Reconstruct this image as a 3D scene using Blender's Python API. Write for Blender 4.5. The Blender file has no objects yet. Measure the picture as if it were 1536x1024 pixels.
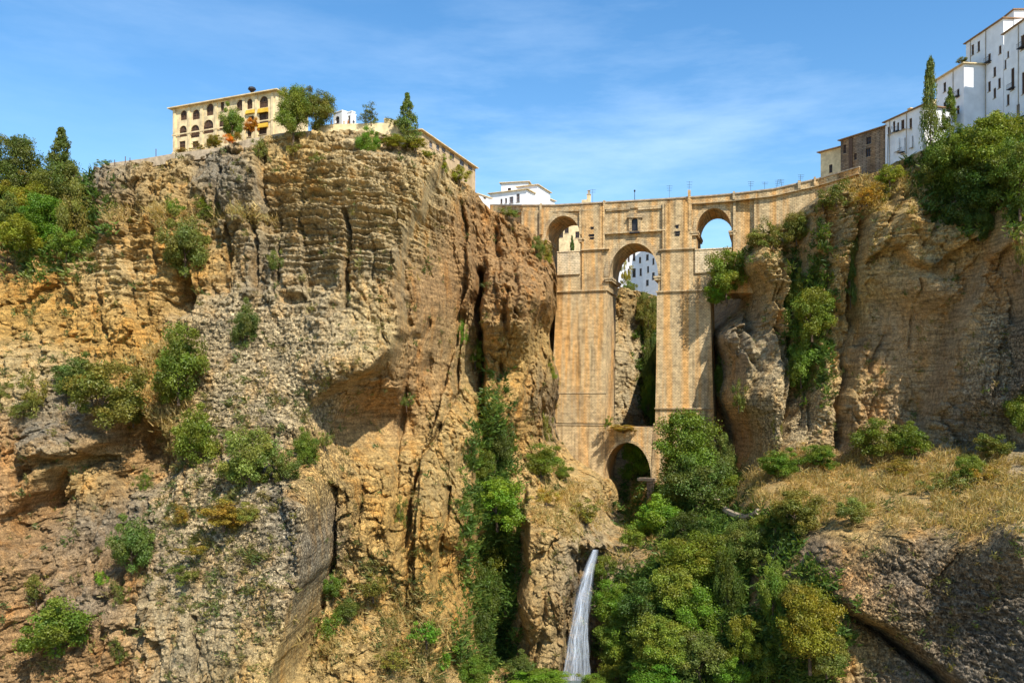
import bpy, math, random
import numpy as np
from mathutils import Vector, geometry
R = math.radians
SC = bpy.context.scene
COL = SC.collection
random.seed(7)
rng = np.random.default_rng(11)

# ------------------------------------------------------------------ camera, sky, sun, exposure
FPX, CX, HY = 1250.0, 768.0, 600.0           # focal length in photo pixels, optical axis, horizon row
cam = bpy.data.cameras.new('camera'); camo = bpy.data.objects.new('camera', cam); COL.objects.link(camo)
camo.location = (0, 0, 0); camo.rotation_euler = (R(90), 0, 0)
cam.sensor_width = 36; cam.lens = 36*FPX/1536; cam.shift_y = (HY-512)/1536
cam.clip_start = 0.5; cam.clip_end = 20000
SC.camera = camo
SUN_EL, SUN_AZ = R(47), R(150)               # azimuth clockwise from +Y
sund = Vector((math.cos(SUN_EL)*math.sin(SUN_AZ), math.cos(SUN_EL)*math.cos(SUN_AZ), math.sin(SUN_EL)))
sl = bpy.data.lights.new('sun', 'SUN'); sl.energy = 5.0; sl.angle = R(0.5); sl.color = (1.0, .93, .82)
so = bpy.data.objects.new('sun', sl); COL.objects.link(so)
so.rotation_euler = sund.to_track_quat('Z', 'Y').to_euler(); so.location = (80, -80, 200)
SC.view_settings.view_transform = 'Standard'; SC.view_settings.look = 'None'
SC.view_settings.exposure = 0.48; SC.view_settings.gamma = 1

def nn(t, typ, **kw):
    n = t.nodes.new(typ)
    for k, v in kw.items():
        if k.startswith('i_'): n.inputs[k[2:].replace('_', ' ')].default_value = v
        else: setattr(n, k, v)
    return n
def ramp(t, stops, inp):
    n = t.nodes.new('ShaderNodeValToRGB'); e = n.color_ramp.elements
    while len(e) < len(stops): e.new(.5)
    for q, (p, c) in zip(e, stops):
        q.position = p; q.color = (c, c, c, 1) if isinstance(c, (int, float)) else (*c, 1)
    t.links.new(inp, n.inputs[0]); return n
def mixc(t, a, b, fac, mode='MIX'):
    n = t.nodes.new('ShaderNodeMix'); n.data_type = 'RGBA'; n.blend_type = mode; n.clamp_result = False
    for s, v in ((n.inputs[0], fac), (n.inputs[6], a), (n.inputs[7], b)):
        if hasattr(v, 'links'): t.links.new(v, s)
        elif isinstance(v, (int, float)): s.default_value = v
        else: s.default_value = (*v, 1)
    return n.outputs[2]
def noise(t, vec, scale, detail=4, rough=.55, mscale=None, rot=None):
    if mscale:
        m = nn(t, 'ShaderNodeMapping'); m.inputs['Scale'].default_value = mscale
        if rot: m.inputs['Rotation'].default_value = rot
        t.links.new(vec, m.inputs[0]); vec = m.outputs[0]
    n = nn(t, 'ShaderNodeTexNoise'); n.inputs['Scale'].default_value = scale
    n.inputs['Detail'].default_value = detail; n.inputs['Roughness'].default_value = rough
    t.links.new(vec, n.inputs[0]); return n.outputs[0]

W = bpy.data.worlds.new("World"); SC.world = W; W.use_nodes = True
t = W.node_tree; t.nodes.clear()
sky = nn(t, 'ShaderNodeTexSky'); sky.sky_type = 'NISHITA'; sky.sun_disc = False
sky.sun_elevation = SUN_EL; sky.sun_rotation = SUN_AZ; sky.air_density = 1.15; sky.dust_density = .2; sky.ozone_density = 2.0
hs = nn(t, 'ShaderNodeHueSaturation'); hs.inputs['Saturation'].default_value = 1.3
hs.inputs['Value'].default_value = 1.0
t.links.new(sky.outputs[0], hs.inputs['Color'])
tc = nn(t, 'ShaderNodeTexCoord')
cn = noise(t, tc.outputs['Generated'], 2.2, 8, .62, (1.0, 1.0, 4.5), (0, R(16), 0))
cn2 = noise(t, tc.outputs['Generated'], 1.3, 3, .5, (1.0, 1.0, 2.2))
cr = ramp(t, [(.47, 0.), (.85, .46)], cn); cr2 = ramp(t, [(.38, 0.), (.68, 1.)], cn2)
mm = nn(t, 'ShaderNodeMath', operation='MULTIPLY'); t.links.new(cr.outputs[0], mm.inputs[0]); t.links.new(cr2.outputs[0], mm.inputs[1])
skc = mixc(t, hs.outputs[0], (6.0, 7.3, 8.6), mm.outputs[0])
bg = nn(t, 'ShaderNodeBackground'); bg.inputs[1].default_value = .145; t.links.new(skc, bg.inputs[0])
wo = nn(t, 'ShaderNodeOutputWorld'); t.links.new(bg.outputs[0], wo.inputs[0])

# ------------------------------------------------------------------ helpers
def P(u, v, Y): return Vector((Y*(u-CX)/FPX, Y, Y*(HY-v)/FPX))
def tag(o, label=None, cat=None, group=None, kind=None):
    if label: o['label'] = label
    if cat: o['category'] = cat
    if group: o['group'] = group
    if kind: o['kind'] = kind
    return o
def empty(name, loc, label, cat, group=None):
    o = bpy.data.objects.new(name, None); COL.objects.link(o); o.location = loc; o.empty_display_size = .5
    return tag(o, label, cat, group)
class MB:
    def __init__(s): s.v = []; s.f = []
    def poly(s, pts):
        i = len(s.v); s.v += [tuple(p) for p in pts]; s.f.append(tuple(range(i, i+len(pts))))
    def hexa(s, p):        # 8 corners: bottom loop 0-3, top loop 4-7
        i = len(s.v); s.v += [tuple(q) for q in p]
        for q in ((0,3,2,1),(4,5,6,7),(0,1,5,4),(1,2,6,5),(2,3,7,6),(3,0,4,7)): s.f.append(tuple(i+k for k in q))
    def box(s, fr, s0, s1, n0, n1, z0, z1):
        s.hexa([fr.p(a, n, z) for z in (z0, z1) for a, n in ((s0, n0), (s1, n0), (s1, n1), (s0, n1))])
    def tube(s, pts, rad, k=6):
        i0 = len(s.v); pts = [Vector(p) for p in pts]
        if not hasattr(rad, '__len__'): rad = [rad]*len(pts)
        for j, p in enumerate(pts):
            d = (pts[min(j+1, len(pts)-1)]-pts[max(j-1, 0)]).normalized()
            a = d.orthogonal().normalized() if abs(d.z) > .9 else d.cross(Vector((0, 0, 1))).normalized(); b = d.cross(a)
            for q in range(k):
                th = 2*math.pi*q/k; s.v.append(tuple(p+rad[j]*(a*math.cos(th)+b*math.sin(th))))
        for j in range(len(pts)-1):
            for q in range(k):
                s.f.append((i0+j*k+q, i0+j*k+(q+1) % k, i0+(j+1)*k+(q+1) % k, i0+(j+1)*k+q))
        s.f.append(tuple(i0+q for q in range(k))[::-1]); s.f.append(tuple(i0+(len(pts)-1)*k+q for q in range(k)))
    def slab(s, fr, outer, holes, n0, n1):
        """polygon in (s,z) with holes, given thickness from n0 to n1 (inward)"""
        loops = [outer]+list(holes)
        tris = geometry.tessellate_polygon([[Vector((a, z, 0)) for a, z in lp] for lp in loops])
        flat = [q for lp in loops for q in lp]; i = len(s.v)
        for n in (n0, n1):
            s.v += [tuple(fr.p(a, n, z)) for a, z in flat]
        m = len(flat)
        for q in tris:
            s.f.append((i+q[0], i+q[1], i+q[2])); s.f.append((i+m+q[2], i+m+q[1], i+m+q[0]))
        b = i
        for lp in loops:
            k = len(lp)
            for j in range(k): s.f.append((b+j, b+(j+1) % k, b+m+(j+1) % k, b+m+j))
            b += k
    def build(s, name, mat, parent=None, smooth=False):
        me = bpy.data.meshes.new(name)
        off = parent.matrix_basis.translation if parent is not None and parent.parent is None else (parent.parent.matrix_basis.translation if parent is not None else Vector((0, 0, 0)))
        me.from_pydata([(a-off[0], b-off[1], c-off[2]) for a, b, c in s.v], [], s.f); me.materials.append(mat)
        me.validate()
        o = bpy.data.objects.new(name, me); COL.objects.link(o); o.parent = parent
        if smooth: me.shade_smooth()
        else:
            import bmesh
            bm = bmesh.new(); bm.from_mesh(me); bmesh.ops.recalc_face_normals(bm, faces=bm.faces); bm.to_mesh(me); bm.free()
        return o
class Frame:               # vertical plane: O origin, a along, d inward
    def __init__(s, p0, p1):
        s.O = Vector((p0[0], p0[1], 0)); a = Vector((p1[0]-p0[0], p1[1]-p0[1], 0)); s.L = a.length; s.a = a.normalized()
        s.d = Vector((-s.a.y, s.a.x, 0))
        if s.d.y < 0 and False: s.d = -s.d
    def p(s, a, n, z): return s.O+s.a*a+s.d*n+Vector((0, 0, z))
    def sz(s, u, v, n=0):
        r = Vector(((u-CX)/FPX, 1, (HY-v)/FPX)); q = (s.O+s.d*n).dot(s.d)/r.dot(s.d); X = r*q
        return ((X-s.O).dot(s.a), X.z)
def frame(u0, Y0, u1, Y1): return Frame(P(u0, 600, Y0), P(u1, 600, Y1))

# ---- fast gradient noise
_pt = rng.permutation(256).astype(np.int32); _pt = np.concatenate([_pt, _pt, _pt])
_g = rng.normal(size=(256, 3)).astype(np.float32); _g /= np.linalg.norm(_g, axis=1)[:, None]
def pn(x, y, z):
    x = np.asarray(x, np.float32); y = np.asarray(y, np.float32); z = np.asarray(z, np.float32)
    xi = np.floor(x); yi = np.floor(y); zi = np.floor(z); fx = x-xi; fy = y-yi; fz = z-zi
    xi = xi.astype(np.int32) & 255; yi = yi.astype(np.int32) & 255; zi = zi.astype(np.int32) & 255
    w = [f*f*f*(f*(f*6-15)+10) for f in (fx, fy, fz)]
    out = 0
    for a in (0, 1):
        A = _pt[(xi+a) & 255]; wa = w[0] if a else 1-w[0]
        for b in (0, 1):
            B = _pt[(A+yi+b) & 255]; wb = w[1] if b else 1-w[1]
            for c in (0, 1):
                G = _g[_pt[(B+zi+c) & 255]]; wc = w[2] if c else 1-w[2]
                out = out+wa*wb*wc*(G[..., 0]*(fx-a)+G[..., 1]*(fy-b)+G[..., 2]*(fz-c))
    return out*1.5
def fbm(x, y, z, o=4, g=.5, ridge=False):
    s = 0; a = 1.
    for k in range(o):
        n = pn(x*2**k+7.3*k, y*2**k+3.1*k, z*2**k-5.7*k)
        s = s+a*((1-2*np.abs(n)) if ridge else n); a *= g
    return s
def facets(x, y, tilt=1.2, seed=0):
    """cells with a random offset and a random tilt each: fractured blocks"""
    xi = np.floor(x).astype(np.int32); yi = np.floor(y).astype(np.int32)
    best = np.full(x.shape, 9e9, np.float32); sec = best.copy(); val = np.zeros(x.shape, np.float32)
    for a in (-1, 0, 1):
        for b in (-1, 0, 1):
            h = _pt[(_pt[(xi+a+seed) & 255]+yi+b) & 255]; g = _g[h]; g2 = _g[(h*7+13) & 255]
            dx = x-(xi+a+.5+.45*g[..., 0]); dy = y-(yi+b+.5+.45*g[..., 1]); d = dx*dx+dy*dy
            v = g2[..., 0]+tilt*(dx*g2[..., 1]+dy*g2[..., 2])
            k = d < best; sec = np.where(k, best, np.minimum(sec, d)); best = np.where(k, d, best); val = np.where(k, v, val)
    e = np.sqrt(sec)-np.sqrt(best)
    return val, e
def sst(a, b, x):
    q = np.clip((x-a)/(b-a), 0, 1); return q*q*(3-2*q)
def segdist(U, V, pts):
    """distance to polyline"""
    best = np.full(U.shape, 1e9, np.float32)
    for (x0, y0), (x1, y1) in zip(pts[:-1], pts[1:]):
        dx, dy = x1-x0, y1-y0; L = dx*dx+dy*dy
        q = np.clip(((U-x0)*dx+(V-y0)*dy)/L, 0, 1)
        best = np.minimum(best, np.hypot(U-x0-q*dx, V-y0-q*dy))
    return best

# ------------------------------------------------------------------ materials
def mat(name):
    m = bpy.data.materials.new(name); m.use_nodes = True; t = m.node_tree
    b = t.nodes['Principled BSDF']; b.inputs['Roughness'].default_value = .9
    b.inputs['Specular IOR Level'].default_value = .25
    return m, t, b
def flatmat(name, c, rough=.8, var=.25, scale=1.5, bump=0.1):
    m, t, b = mat(name); tc = nn(t, 'ShaderNodeTexCoord')
    n = noise(t, tc.outputs['Object'], scale, 5)
    r = ramp(t, [(.3, 1-var), (.7, 1+var*.4)], n)
    t.links.new(mixc(t, c, r.outputs[0], 1.0, 'MULTIPLY'), b.inputs['Base Color']); b.inputs['Roughness'].default_value = rough
    if bump:
        bp = nn(t, 'ShaderNodeBump'); bp.inputs['Strength'].default_value = bump; bp.inputs['Distance'].default_value = .1
        n2 = noise(t, tc.outputs['Object'], scale*5, 4); t.links.new(n2, bp.inputs['Height']); t.links.new(bp.outputs[0], b.inputs['Normal'])
    return m
def rockmat():
    m, t, b = mat('weathered_limestone'); geo = nn(t, 'ShaderNodeNewGeometry'); pos = geo.outputs['Position']
    at = nn(t, 'ShaderNodeAttribute'); at.attribute_name = 'Col'
    c = at.outputs['Color']
    n1 = noise(t, pos, .16, 6, .6)                        # broad grey / ochre patches
    c = mixc(t, c, mixc(t, c, (.74, .78, .86), 1., 'MULTIPLY'), ramp(t, [(.50, 0), (.64, .75)], n1).outputs[0])
    n2 = noise(t, pos, .22, 6, .65, (1, 1, .45))
    c = mixc(t, c, mixc(t, c, (1.18, .90, .56), 1., 'MULTIPLY'), ramp(t, [(.50, 0), (.68, .8)], n2).outputs[0])
    n3 = noise(t, pos, 1.3, 8, .7)
    n4 = noise(t, pos, 6.0, 5, .75)
    c = mixc(t, c, ramp(t, [(.34, .30), (.5, .98), (.66, 1.8)], n4).outputs[0], 1., 'MULTIPLY')
    c = mixc(t, c, ramp(t, [(.30, .52), (.5, 1.0), (.70, 1.4)], n3).outputs[0], 1., 'MULTIPLY')
    nz = noise(t, pos, .5, 5, .6, (.3, .3, 3.2))          # bedding bands
    c = mixc(t, c, ramp(t, [(.34, .50), (.50, 1.0), (.68, 1.3)], nz).outputs[0], .8, 'MULTIPLY')
    ns = noise(t, pos, .5, 6, .65, (1.6, 1.6, .14))       # water streaks
    c = mixc(t, c, ramp(t, [(.33, .50), (.46, 1.0), (1., 1.0)], ns).outputs[0], .75, 'MULTIPLY')
    vo = nn(t, 'ShaderNodeTexVoronoi'); vo.inputs['Scale'].default_value = 2.3; t.links.new(pos, vo.inputs['Vector'])
    vc = nn(t, 'ShaderNodeSeparateColor'); t.links.new(vo.outputs['Color'], vc.inputs[0])
    at2 = nn(t, 'ShaderNodeAttribute'); at2.attribute_name = 'Peb'
    peb = mixc(t, c, mixc(t, c, ramp(t, [(0, .36), (.55, .95), (1., 1.75)], vc.outputs[0]).outputs[0], 1., 'MULTIPLY'), at2.outputs['Fac'])
    t.links.new(peb, b.inputs['Base Color']); b.inputs['Roughness'].default_value = .95
    b.inputs['Specular IOR Level'].default_value = .12
    bp = nn(t, 'ShaderNodeBump'); bp.inputs['Strength'].default_value = 1.0; bp.inputs['Distance'].default_value = .75
    hb = noise(t, pos, 1.6, 9, .72); t.links.new(hb, bp.inputs['Height'])
    bp2 = nn(t, 'ShaderNodeBump'); bp2.inputs['Distance'].default_value = .35; bp2.invert = True
    t.links.new(vo.outputs['Distance'], bp2.inputs['Height']); t.links.new(at2.outputs['Fac'], bp2.inputs['Strength'])
    t.links.new(bp.outputs[0], bp2.inputs['Normal']); t.links.new(bp2.outputs[0], b.inputs['Normal'])
    return m
def leafmat():
    m, t, b = mat('leaves'); t.nodes.remove(b); oi = nn(t, 'ShaderNodeObjectInfo')
    at = nn(t, 'ShaderNodeAttribute'); at.attribute_name = 'Col'
    c = mixc(t, oi.outputs['Color'], at.outputs['Color'], 1., 'MULTIPLY')
    d = nn(t, 'ShaderNodeBsdfDiffuse'); tr = nn(t, 'ShaderNodeBsdfTranslucent'); g = nn(t, 'ShaderNodeBsdfGlossy')
    g.inputs['Roughness'].default_value = .5; g.inputs['Color'].default_value = (1, 1, 1, 1)
    t.links.new(c, d.inputs[0])
    c2 = mixc(t, c, (1.3, 1.25, .5), 1., 'MULTIPLY'); t.links.new(c2, tr.inputs[0])
    ms = nn(t, 'ShaderNodeMixShader'); ms.inputs[0].default_value = .33
    t.links.new(d.outputs[0], ms.inputs[1]); t.links.new(tr.outputs[0], ms.inputs[2])
    m2 = nn(t, 'ShaderNodeMixShader'); m2.inputs[0].default_value = .018
    t.links.new(ms.outputs[0], m2.inputs[1]); t.links.new(g.outputs[0], m2.inputs[2])
    t.links.new(m2.outputs[0], t.nodes['Material Output'].inputs[0]); return m
def masonry(name, c1, c2, course=.55, streak=1., fr=None):
    m, t, b = mat(name); geo = nn(t, 'ShaderNodeNewGeometry')
    mp = nn(t, 'ShaderNodeMapping'); pos = geo.outputs['Position']
    # rotate world so that the wall lies along X, and swap Z into the brick texture's Y
    vr = nn(t, 'ShaderNodeVectorRotate', rotation_type='Z_AXIS'); vr.inputs['Angle'].default_value = -math.atan2(fr.a.y, fr.a.x) if fr else 0
    t.links.new(pos, vr.inputs['Vector'])
    sx = nn(t, 'ShaderNodeSeparateXYZ'); t.links.new(vr.outputs[0], sx.inputs[0])
    ad = nn(t, 'ShaderNodeMath', operation='ADD'); t.links.new(sx.outputs[0], ad.inputs[0]); t.links.new(sx.outputs[1], ad.inputs[1])
    cb = nn(t, 'ShaderNodeCombineXYZ'); t.links.new(ad.outputs[0], cb.inputs[0]); t.links.new(sx.outputs[2], cb.inputs[1])
    br = nn(t, 'ShaderNodeTexBrick'); br.inputs['Scale'].default_value = 1.0; br.inputs['Brick Width'].default_value = course*2.0
    br.inputs['Row Height'].default_value = course; br.inputs['Mortar Size'].default_value = .045; br.inputs['Bias'].default_value = 0
    br.inputs['Color1'].default_value = (*c1, 1); br.inputs['Color2'].default_value = (*c2, 1)
    br.inputs['Mortar'].default_value = (c1[0]*.50, c1[1]*.47, c1[2]*.45, 1); t.links.new(cb.outputs[0], br.inputs['Vector'])
    c = br.outputs['Color']
    c = mixc(t, c, mixc(t, c, (1.18, .82, .42), 1., 'MULTIPLY'), ramp(t, [(.46, 0), (.60, .95*streak)], noise(t, vr.outputs[0], .42, 4, .5, (1, .2, .05))).outputs[0])
    c = mixc(t, c, ramp(t, [(.34, .42), (.47, 1.), (1., 1.)], noise(t, vr.outputs[0], .6, 5, .6, (1, .3, .07))).outputs[0], streak, 'MULTIPLY')
    c = mixc(t, c, ramp(t, [(.28, .5), (.5, .97), (.72, 1.35)], noise(t, pos, .7, 7, .7)).outputs[0], 1., 'MULTIPLY')
    c = mixc(t, c, mixc(t, c, (.66, .68, .74), 1., 'MULTIPLY'), ramp(t, [(.52, 0), (.66, .9)], noise(t, pos, .13, 6, .65)).outputs[0])
    t.links.new(c, b.inputs['Base Color']); b.inputs['Roughness'].default_value = .95
    bp = nn(t, 'ShaderNodeBump'); bp.inputs['Strength'].default_value = .8; bp.inputs['Distance'].default_value = .14
    mu = nn(t, 'ShaderNodeMath', operation='SUBTRACT'); t.links.new(noise(t, pos, 2.2, 6, .7), mu.inputs[0]); t.links.new(br.outputs['Fac'], mu.inputs[1])
    t.links.new(mu.outputs[0], bp.inputs['Height']); t.links.new(bp.outputs[0], b.inputs['Normal'])
    return m
M = {}
M['rock'] = rockmat(); M['leaf'] = leafmat()
M['bark'] = flatmat('bark', (.13, .09, .06), .95, .5, 3)
M['white'] = flatmat('whitewash', (.88, .88, .88), .85, .12, .5)
M['cream'] = flatmat('cream_plaster', (.80, .63, .36), .85, .36, .7)
M['tan'] = flatmat('tan_plaster', (.55, .40, .23), .85, .3, .6)
M['yellow'] = flatmat('yellow_canvas', (.62, .38, .04), .8, .3, 1)
M['orange'] = flatmat('orange_flowers', (.60, .18, .03), .8, .4, 2)
M['glass'] = flatmat('dark_glass', (.035, .032, .035), .25, .3, 1, 0)
M['bglass'] = flatmat('brown_window', (.10, .055, .03), .5, .4, 1, 0)
M['wood'] = flatmat('brown_timber', (.13, .075, .045), .7, .4, 3)
M['shutter'] = flatmat('grey_shutter', (.20, .20, .22), .7, .3, 2)
M['tile'] = flatmat('clay_tile', (.36, .22, .12), .9, .4, 3, .4)
M['iron'] = flatmat('dark_iron', (.03, .03, .035), .5, .2, 3, 0)
M['stone'] = flatmat('plain_stone', (.44, .35, .24), .9, .4, 1.2, .4)
M['dgrass'] = leafmat(); M['dgrass'].name = 'dry_grass_blades'

# ------------------------------------------------------------------ terrain: depth of the gorge walls
TOP = [(-300,300),(-120,292),(-40,285),(0,280),(60,262),(110,262),(134,270),(142,256),(180,247),(250,241),(300,235),(335,229),(365,214),(400,206),(440,200),(490,196),
       (520,194),(560,198),(600,205),(636,215),(655,232),(682,255),(706,277),(722,299),(735,314),(760,328),(790,345),(815,362),(829,385),(838,430),
       (915,436),(930,430),(950,436),(975,440),(1000,450),(1058,440),(1068,408),(1100,382),(1130,362),(1165,345),(1200,322),(1226,300),(1240,287),
       (1290,266),(1325,254),(1345,243),(1385,226),(1440,200),(1500,188),(1600,178),(1680,170),(1900,165)]
CTRL = [(1800,400,160),(1850,650,150),(1800,1050,116),(1800,220,174),(-240,320,225),(-240,600,150),(-240,1000,120),(-100,320,210),(60,280,205),(0,400,187),(60,480,172),(120,300,200),(20,560,160),(20,700,146),(20,850,133),(20,1050,127),(-100,600,150),(-100,900,125),(145,270,191),(200,258,187),(200,400,171),
 (150,500,164),(250,350,173),(330,240,185),(330,330,174),(400,215,184),(400,350,169),(450,420,163),(520,205,183),(520,320,169),(560,420,162),(600,220,184),(590,330,170),(590,400,164),(605,460,164),
 (650,400,182),(668,470,184),(640,300,182),(652,250,192),(700,290,204),(700,400,194),(700,470,196),(300,520,157),(400,540,154),(500,560,152),(570,540,157),(540,620,168),(600,600,174),(640,560,180),
 (600,660,172),(480,600,154),(200,640,150),(300,680,144),(400,700,142),(470,720,142),(520,700,157),(590,710,161),(640,700,166),(690,650,176),(600,800,150),(680,800,162),(200,820,135),(300,850,132),
 (400,850,130),(440,880,130),(500,900,143),(600,930,146),(680,930,152),(200,1050,126),(400,1050,123),(500,1050,131),(620,1050,137),(700,1010,160),(740,700,202),(740,850,197),(745,960,190),(725,560,204),
 (740,340,217),(770,400,208),(790,500,204),(820,450,214),(760,560,205),(800,600,211),(825,560,226),(800,700,203),(850,728,216),(895,728,219),(880,800,192),(820,800,182),(790,900,174),(835,900,174),
 (840,1000,168),(800,1000,170),(890,850,193),(880,930,190),(868,1010,186),(930,760,250),(925,690,290),(850,500,285),(880,600,290),(980,500,325),(980,600,320),(1030,500,335),(1030,620,325),(1055,450,325),
 (1000,700,262),(1050,700,256),(960,740,245),(850,650,258),(850,440,268),(930,830,196),(960,850,186),(1000,800,200),(1050,800,192),(1000,900,176),(950,950,174),(1060,950,166),(1000,1040,156),(1100,710,224),
 (1100,770,202),(1075,500,235),(1085,600,231),(1110,500,229),(1150,420,223),(1150,550,221),(1130,650,218),(1180,600,214),(1150,700,204),(1150,760,178),(1250,790,160),(1350,790,148),(1450,800,140),(1536,790,128),
 (1200,850,160),(1300,860,148),(1400,880,141),(1536,880,130),(1200,950,147),(1300,935,147),(1300,1040,146),(1450,1040,138),(1600,1050,126),(1140,800,177),(1120,900,166),(1150,1000,158),(1110,400,228),(1150,375,225),
 (1200,335,220),(1230,310,212),(1180,600,216),(1230,450,209),(1230,600,206),(1240,665,203),(1290,275,209),(1290,400,204),(1280,560,205),(1345,250,205),(1360,330,199),(1345,400,194),(1340,500,200),(1400,240,200),
 (1400,300,196),(1400,420,190),(1380,500,197),(1340,600,201),(1450,330,189),(1480,430,186),(1440,520,191),(1470,600,185),(1380,645,198),(1420,215,199),(1490,200,192),(1536,300,181),(1536,500,179),(1600,400,172),
 (1600,650,168),(1600,190,184),(1250,690,203),(1350,680,199),(1450,680,190),(1536,670,180),(1310,450,203),(1420,650,193),(930,460,305),(940,550,303),(950,620,300),(965,735,236),(975,760,226),]
_c = np.array(CTRL, float)
def _phi(r): return np.sqrt(r*r+18.0**2)
_A = _phi(np.hypot(_c[:, None, 0]-_c[None, :, 0], _c[:, None, 1]-_c[None, :, 1]))
_m = _c[:, 2].mean(); _w = np.linalg.solve(_A+np.eye(len(_c))*1.5*-1, _c[:, 2]-_m)
_gx = np.arange(-300, 1900, 4.); _gy = np.arange(160, 1120, 4.)
_GX, _GY = np.meshgrid(_gx, _gy)
_D = np.full(_GX.shape, _m)
for (a, b_, _), w_ in zip(_c, _w): _D += w_*_phi(np.hypot(_GX-a, _GY-b_))
def baseD(u, v):
    a = np.clip((u+300)/4, 0, len(_gx)-1.01); b = np.clip((v-160)/4, 0, len(_gy)-1.01)
    i = a.astype(int); j = b.astype(int); a = a-i; b = b-j
    return (_D[j, i]*(1-a)+_D[j, i+1]*a)*(1-b)+(_D[j+1, i]*(1-a)+_D[j+1, i+1]*a)*b
_tu = np.array([q[0] for q in TOP], float); _tv = np.array([q[1] for q in TOP], float)
def topv(u): return np.interp(u, _tu, _tv)
# cracks: polyline, half width px, depth m
CR = [([(386,205),(394,240),(403,318),(398,335)],3.5,4),([(380,330),(388,380),(382,430)],3,3),([(462,360),(458,400),(460,440)],2,2),([(455,300),(460,360)],2,1.2),([(525,325),(529,360),(524,440),(520,460)],2.5,2.4),
 ([(330,250),(330,320),(345,330)],3,3),([(100,390),(106,440),(104,530)],3,3.2),([(230,330),(226,420),(214,470)],2.5,1.6),([(190,300),(186,360),(196,440)],3,1.5),([(60,360),(45,440),(30,520)],5,3),([(0,500),(30,420)],4,2),
 ([(696,470),(684,540),(682,590),(660,640),(628,700),(605,770),(596,830)],3.2,4),([(716,400),(720,470),(723,560),(724,640)],5,8),([(640,480),(612,560),(600,640),(592,690),(586,760),(575,800)],3,2.2),
 ([(490,735),(484,850),(452,950),(430,1030)],6,3),([(676,730),(662,800),(655,880),(650,905)],4,3.5),([(545,740),(520,800),(500,850)],3,1.6),([(560,780),(556,820)],2,1),([(640,740),(630,800)],2.5,1.5),([(690,930),(640,900)],3,1.5),
 ([(290,925),(293,1015)],1.8,2),([(30,720),(80,690),(140,690)],7,4),([(0,800),(50,760),(90,720)],9,5),([(205,760),(180,850),(165,900)],4,2.5),([(150,690),(165,760),(150,830)],3,1.5),
 ([(760,440),(755,520),(748,600)],3,2),([(812,440),(815,520),(812,600),(826,660)],4,3),([(790,560),(775,620)],3,2),([(745,360),(750,430)],3,2.5),
 ([(1190,380),(1184,450),(1186,540),(1172,640),(1168,690)],6,4.5),([(1118,440),(1108,520),(1128,560),(1100,650)],4,2.5),([(1240,320),(1236,380),(1244,430)],3,2),([(1290,330),(1278,420),(1290,500),(1268,600),(1262,670)],5,4),
 ([(1212,330),(1206,400)],4,3),([(1165,400),(1160,470)],3,2),([(1500,300),(1490,360),(1515,420),(1520,480)],4,3),([(1405,330),(1380,370)],3,1.5),([(1536,330),(1560,420)],4,3),([(1330,500),(1300,560)],2,1.2),
 ([(1232,893),(1290,928),(1350,965),(1420,1020),(1450,1050)],7,7),([(1150,820),(1128,900),(1118,960)],8,4),([(900,825),(880,860),(862,940),(852,1020)],7,3.5),([(770,740),(780,830),(776,900),(785,980)],4,2.5),
 ([(820,860),(808,930),(798,1000)],4,2),([(850,870),(836,950)],3,2),([(1030,700),(1060,640)],4,2),([(1500,520),(1480,600)],3,2),([(1440,830),(1380,900)],3,1.5),([(1075,470),(1080,560),(1076,640)],6,4),([(1215,560),(1205,640)],3,2),([(1345,300),(1320,340),(1322,380)],3,2.5),([(1425,300),(1440,370)],3,2.5),([(1385,420),(1370,520)],2,1.2),
 ([(420,330),(424,400),(412,440)],2.5,2),([(344,340),(338,400),(330,420)],2.5,2.4),([(560,330),(566,420)],1.6,1.2),([(610,300),(590,350)],2,1.5),([(150,420),(158,520)],2.5,1.8),([(60,500),(70,560)],3,2),([(690,300),(700,360)],3,2.5),([(770,350),(776,420),(770,480)],2.5,2),
 ([(640,640),(628,720)],2,1.6),([(540,700),(536,780)],2,1.4),([(612,850),(600,930)],3,2),([(150,900),(140,1000)],3,2),([(230,640),(215,720)],3,2)]
# bumps: centre, radii px, metres toward the camera
BU = [(1126,470,5,60,-3),(1163,600,5,60,-3),(1217,600,5,70,-2.5),(1085,432,16,12,3),(1108,520,20,90,4),(1150,560,20,100,4.5),(1232,580,24,90,4),(1262,400,16,60,3),(1140,400,18,30,3),(1345,430,40,60,-2.5),(1180,620,9,50,-3),(210,700,50,60,-5),(360,282,45,42,5),(240,290,45,26,3),(165,300,22,45,3),(265,440,26,30,-4),(275,430,9,26,-6),(326,428,20,12,-1.4),(442,446,21,9,-2.6),(610,482,10,8,-3),(618,505,9,8,-3),(640,545,10,14,-3.2),
 (60,600,60,60,3),(100,665,45,22,5),(70,770,50,36,-2.5),(30,790,40,40,-2),(180,670,50,45,-3),(430,640,60,18,1.5),(560,560,60,30,4),(560,640,60,35,-3),(720,410,10,60,-5),(790,470,30,70,3),(745,330,25,20,3),
 (1100,470,26,60,4),(1140,600,34,60,4),(1095,660,26,36,-4),(1145,400,24,26,3),(1225,360,18,30,3),(1320,330,50,30,5),(1440,360,60,30,3),(1390,430,60,26,3),(1500,260,30,60,5),(1495,560,40,80,4),
 (1120,480,8,24,-5),(1300,470,40,60,-2),(1540,420,30,80,3),(1110,765,26,14,-7),(960,830,40,22,3),(890,815,24,10,4),(1250,930,60,20,3),(1350,900,80,30,3),(800,950,30,60,3),(820,880,30,40,3)]
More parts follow.
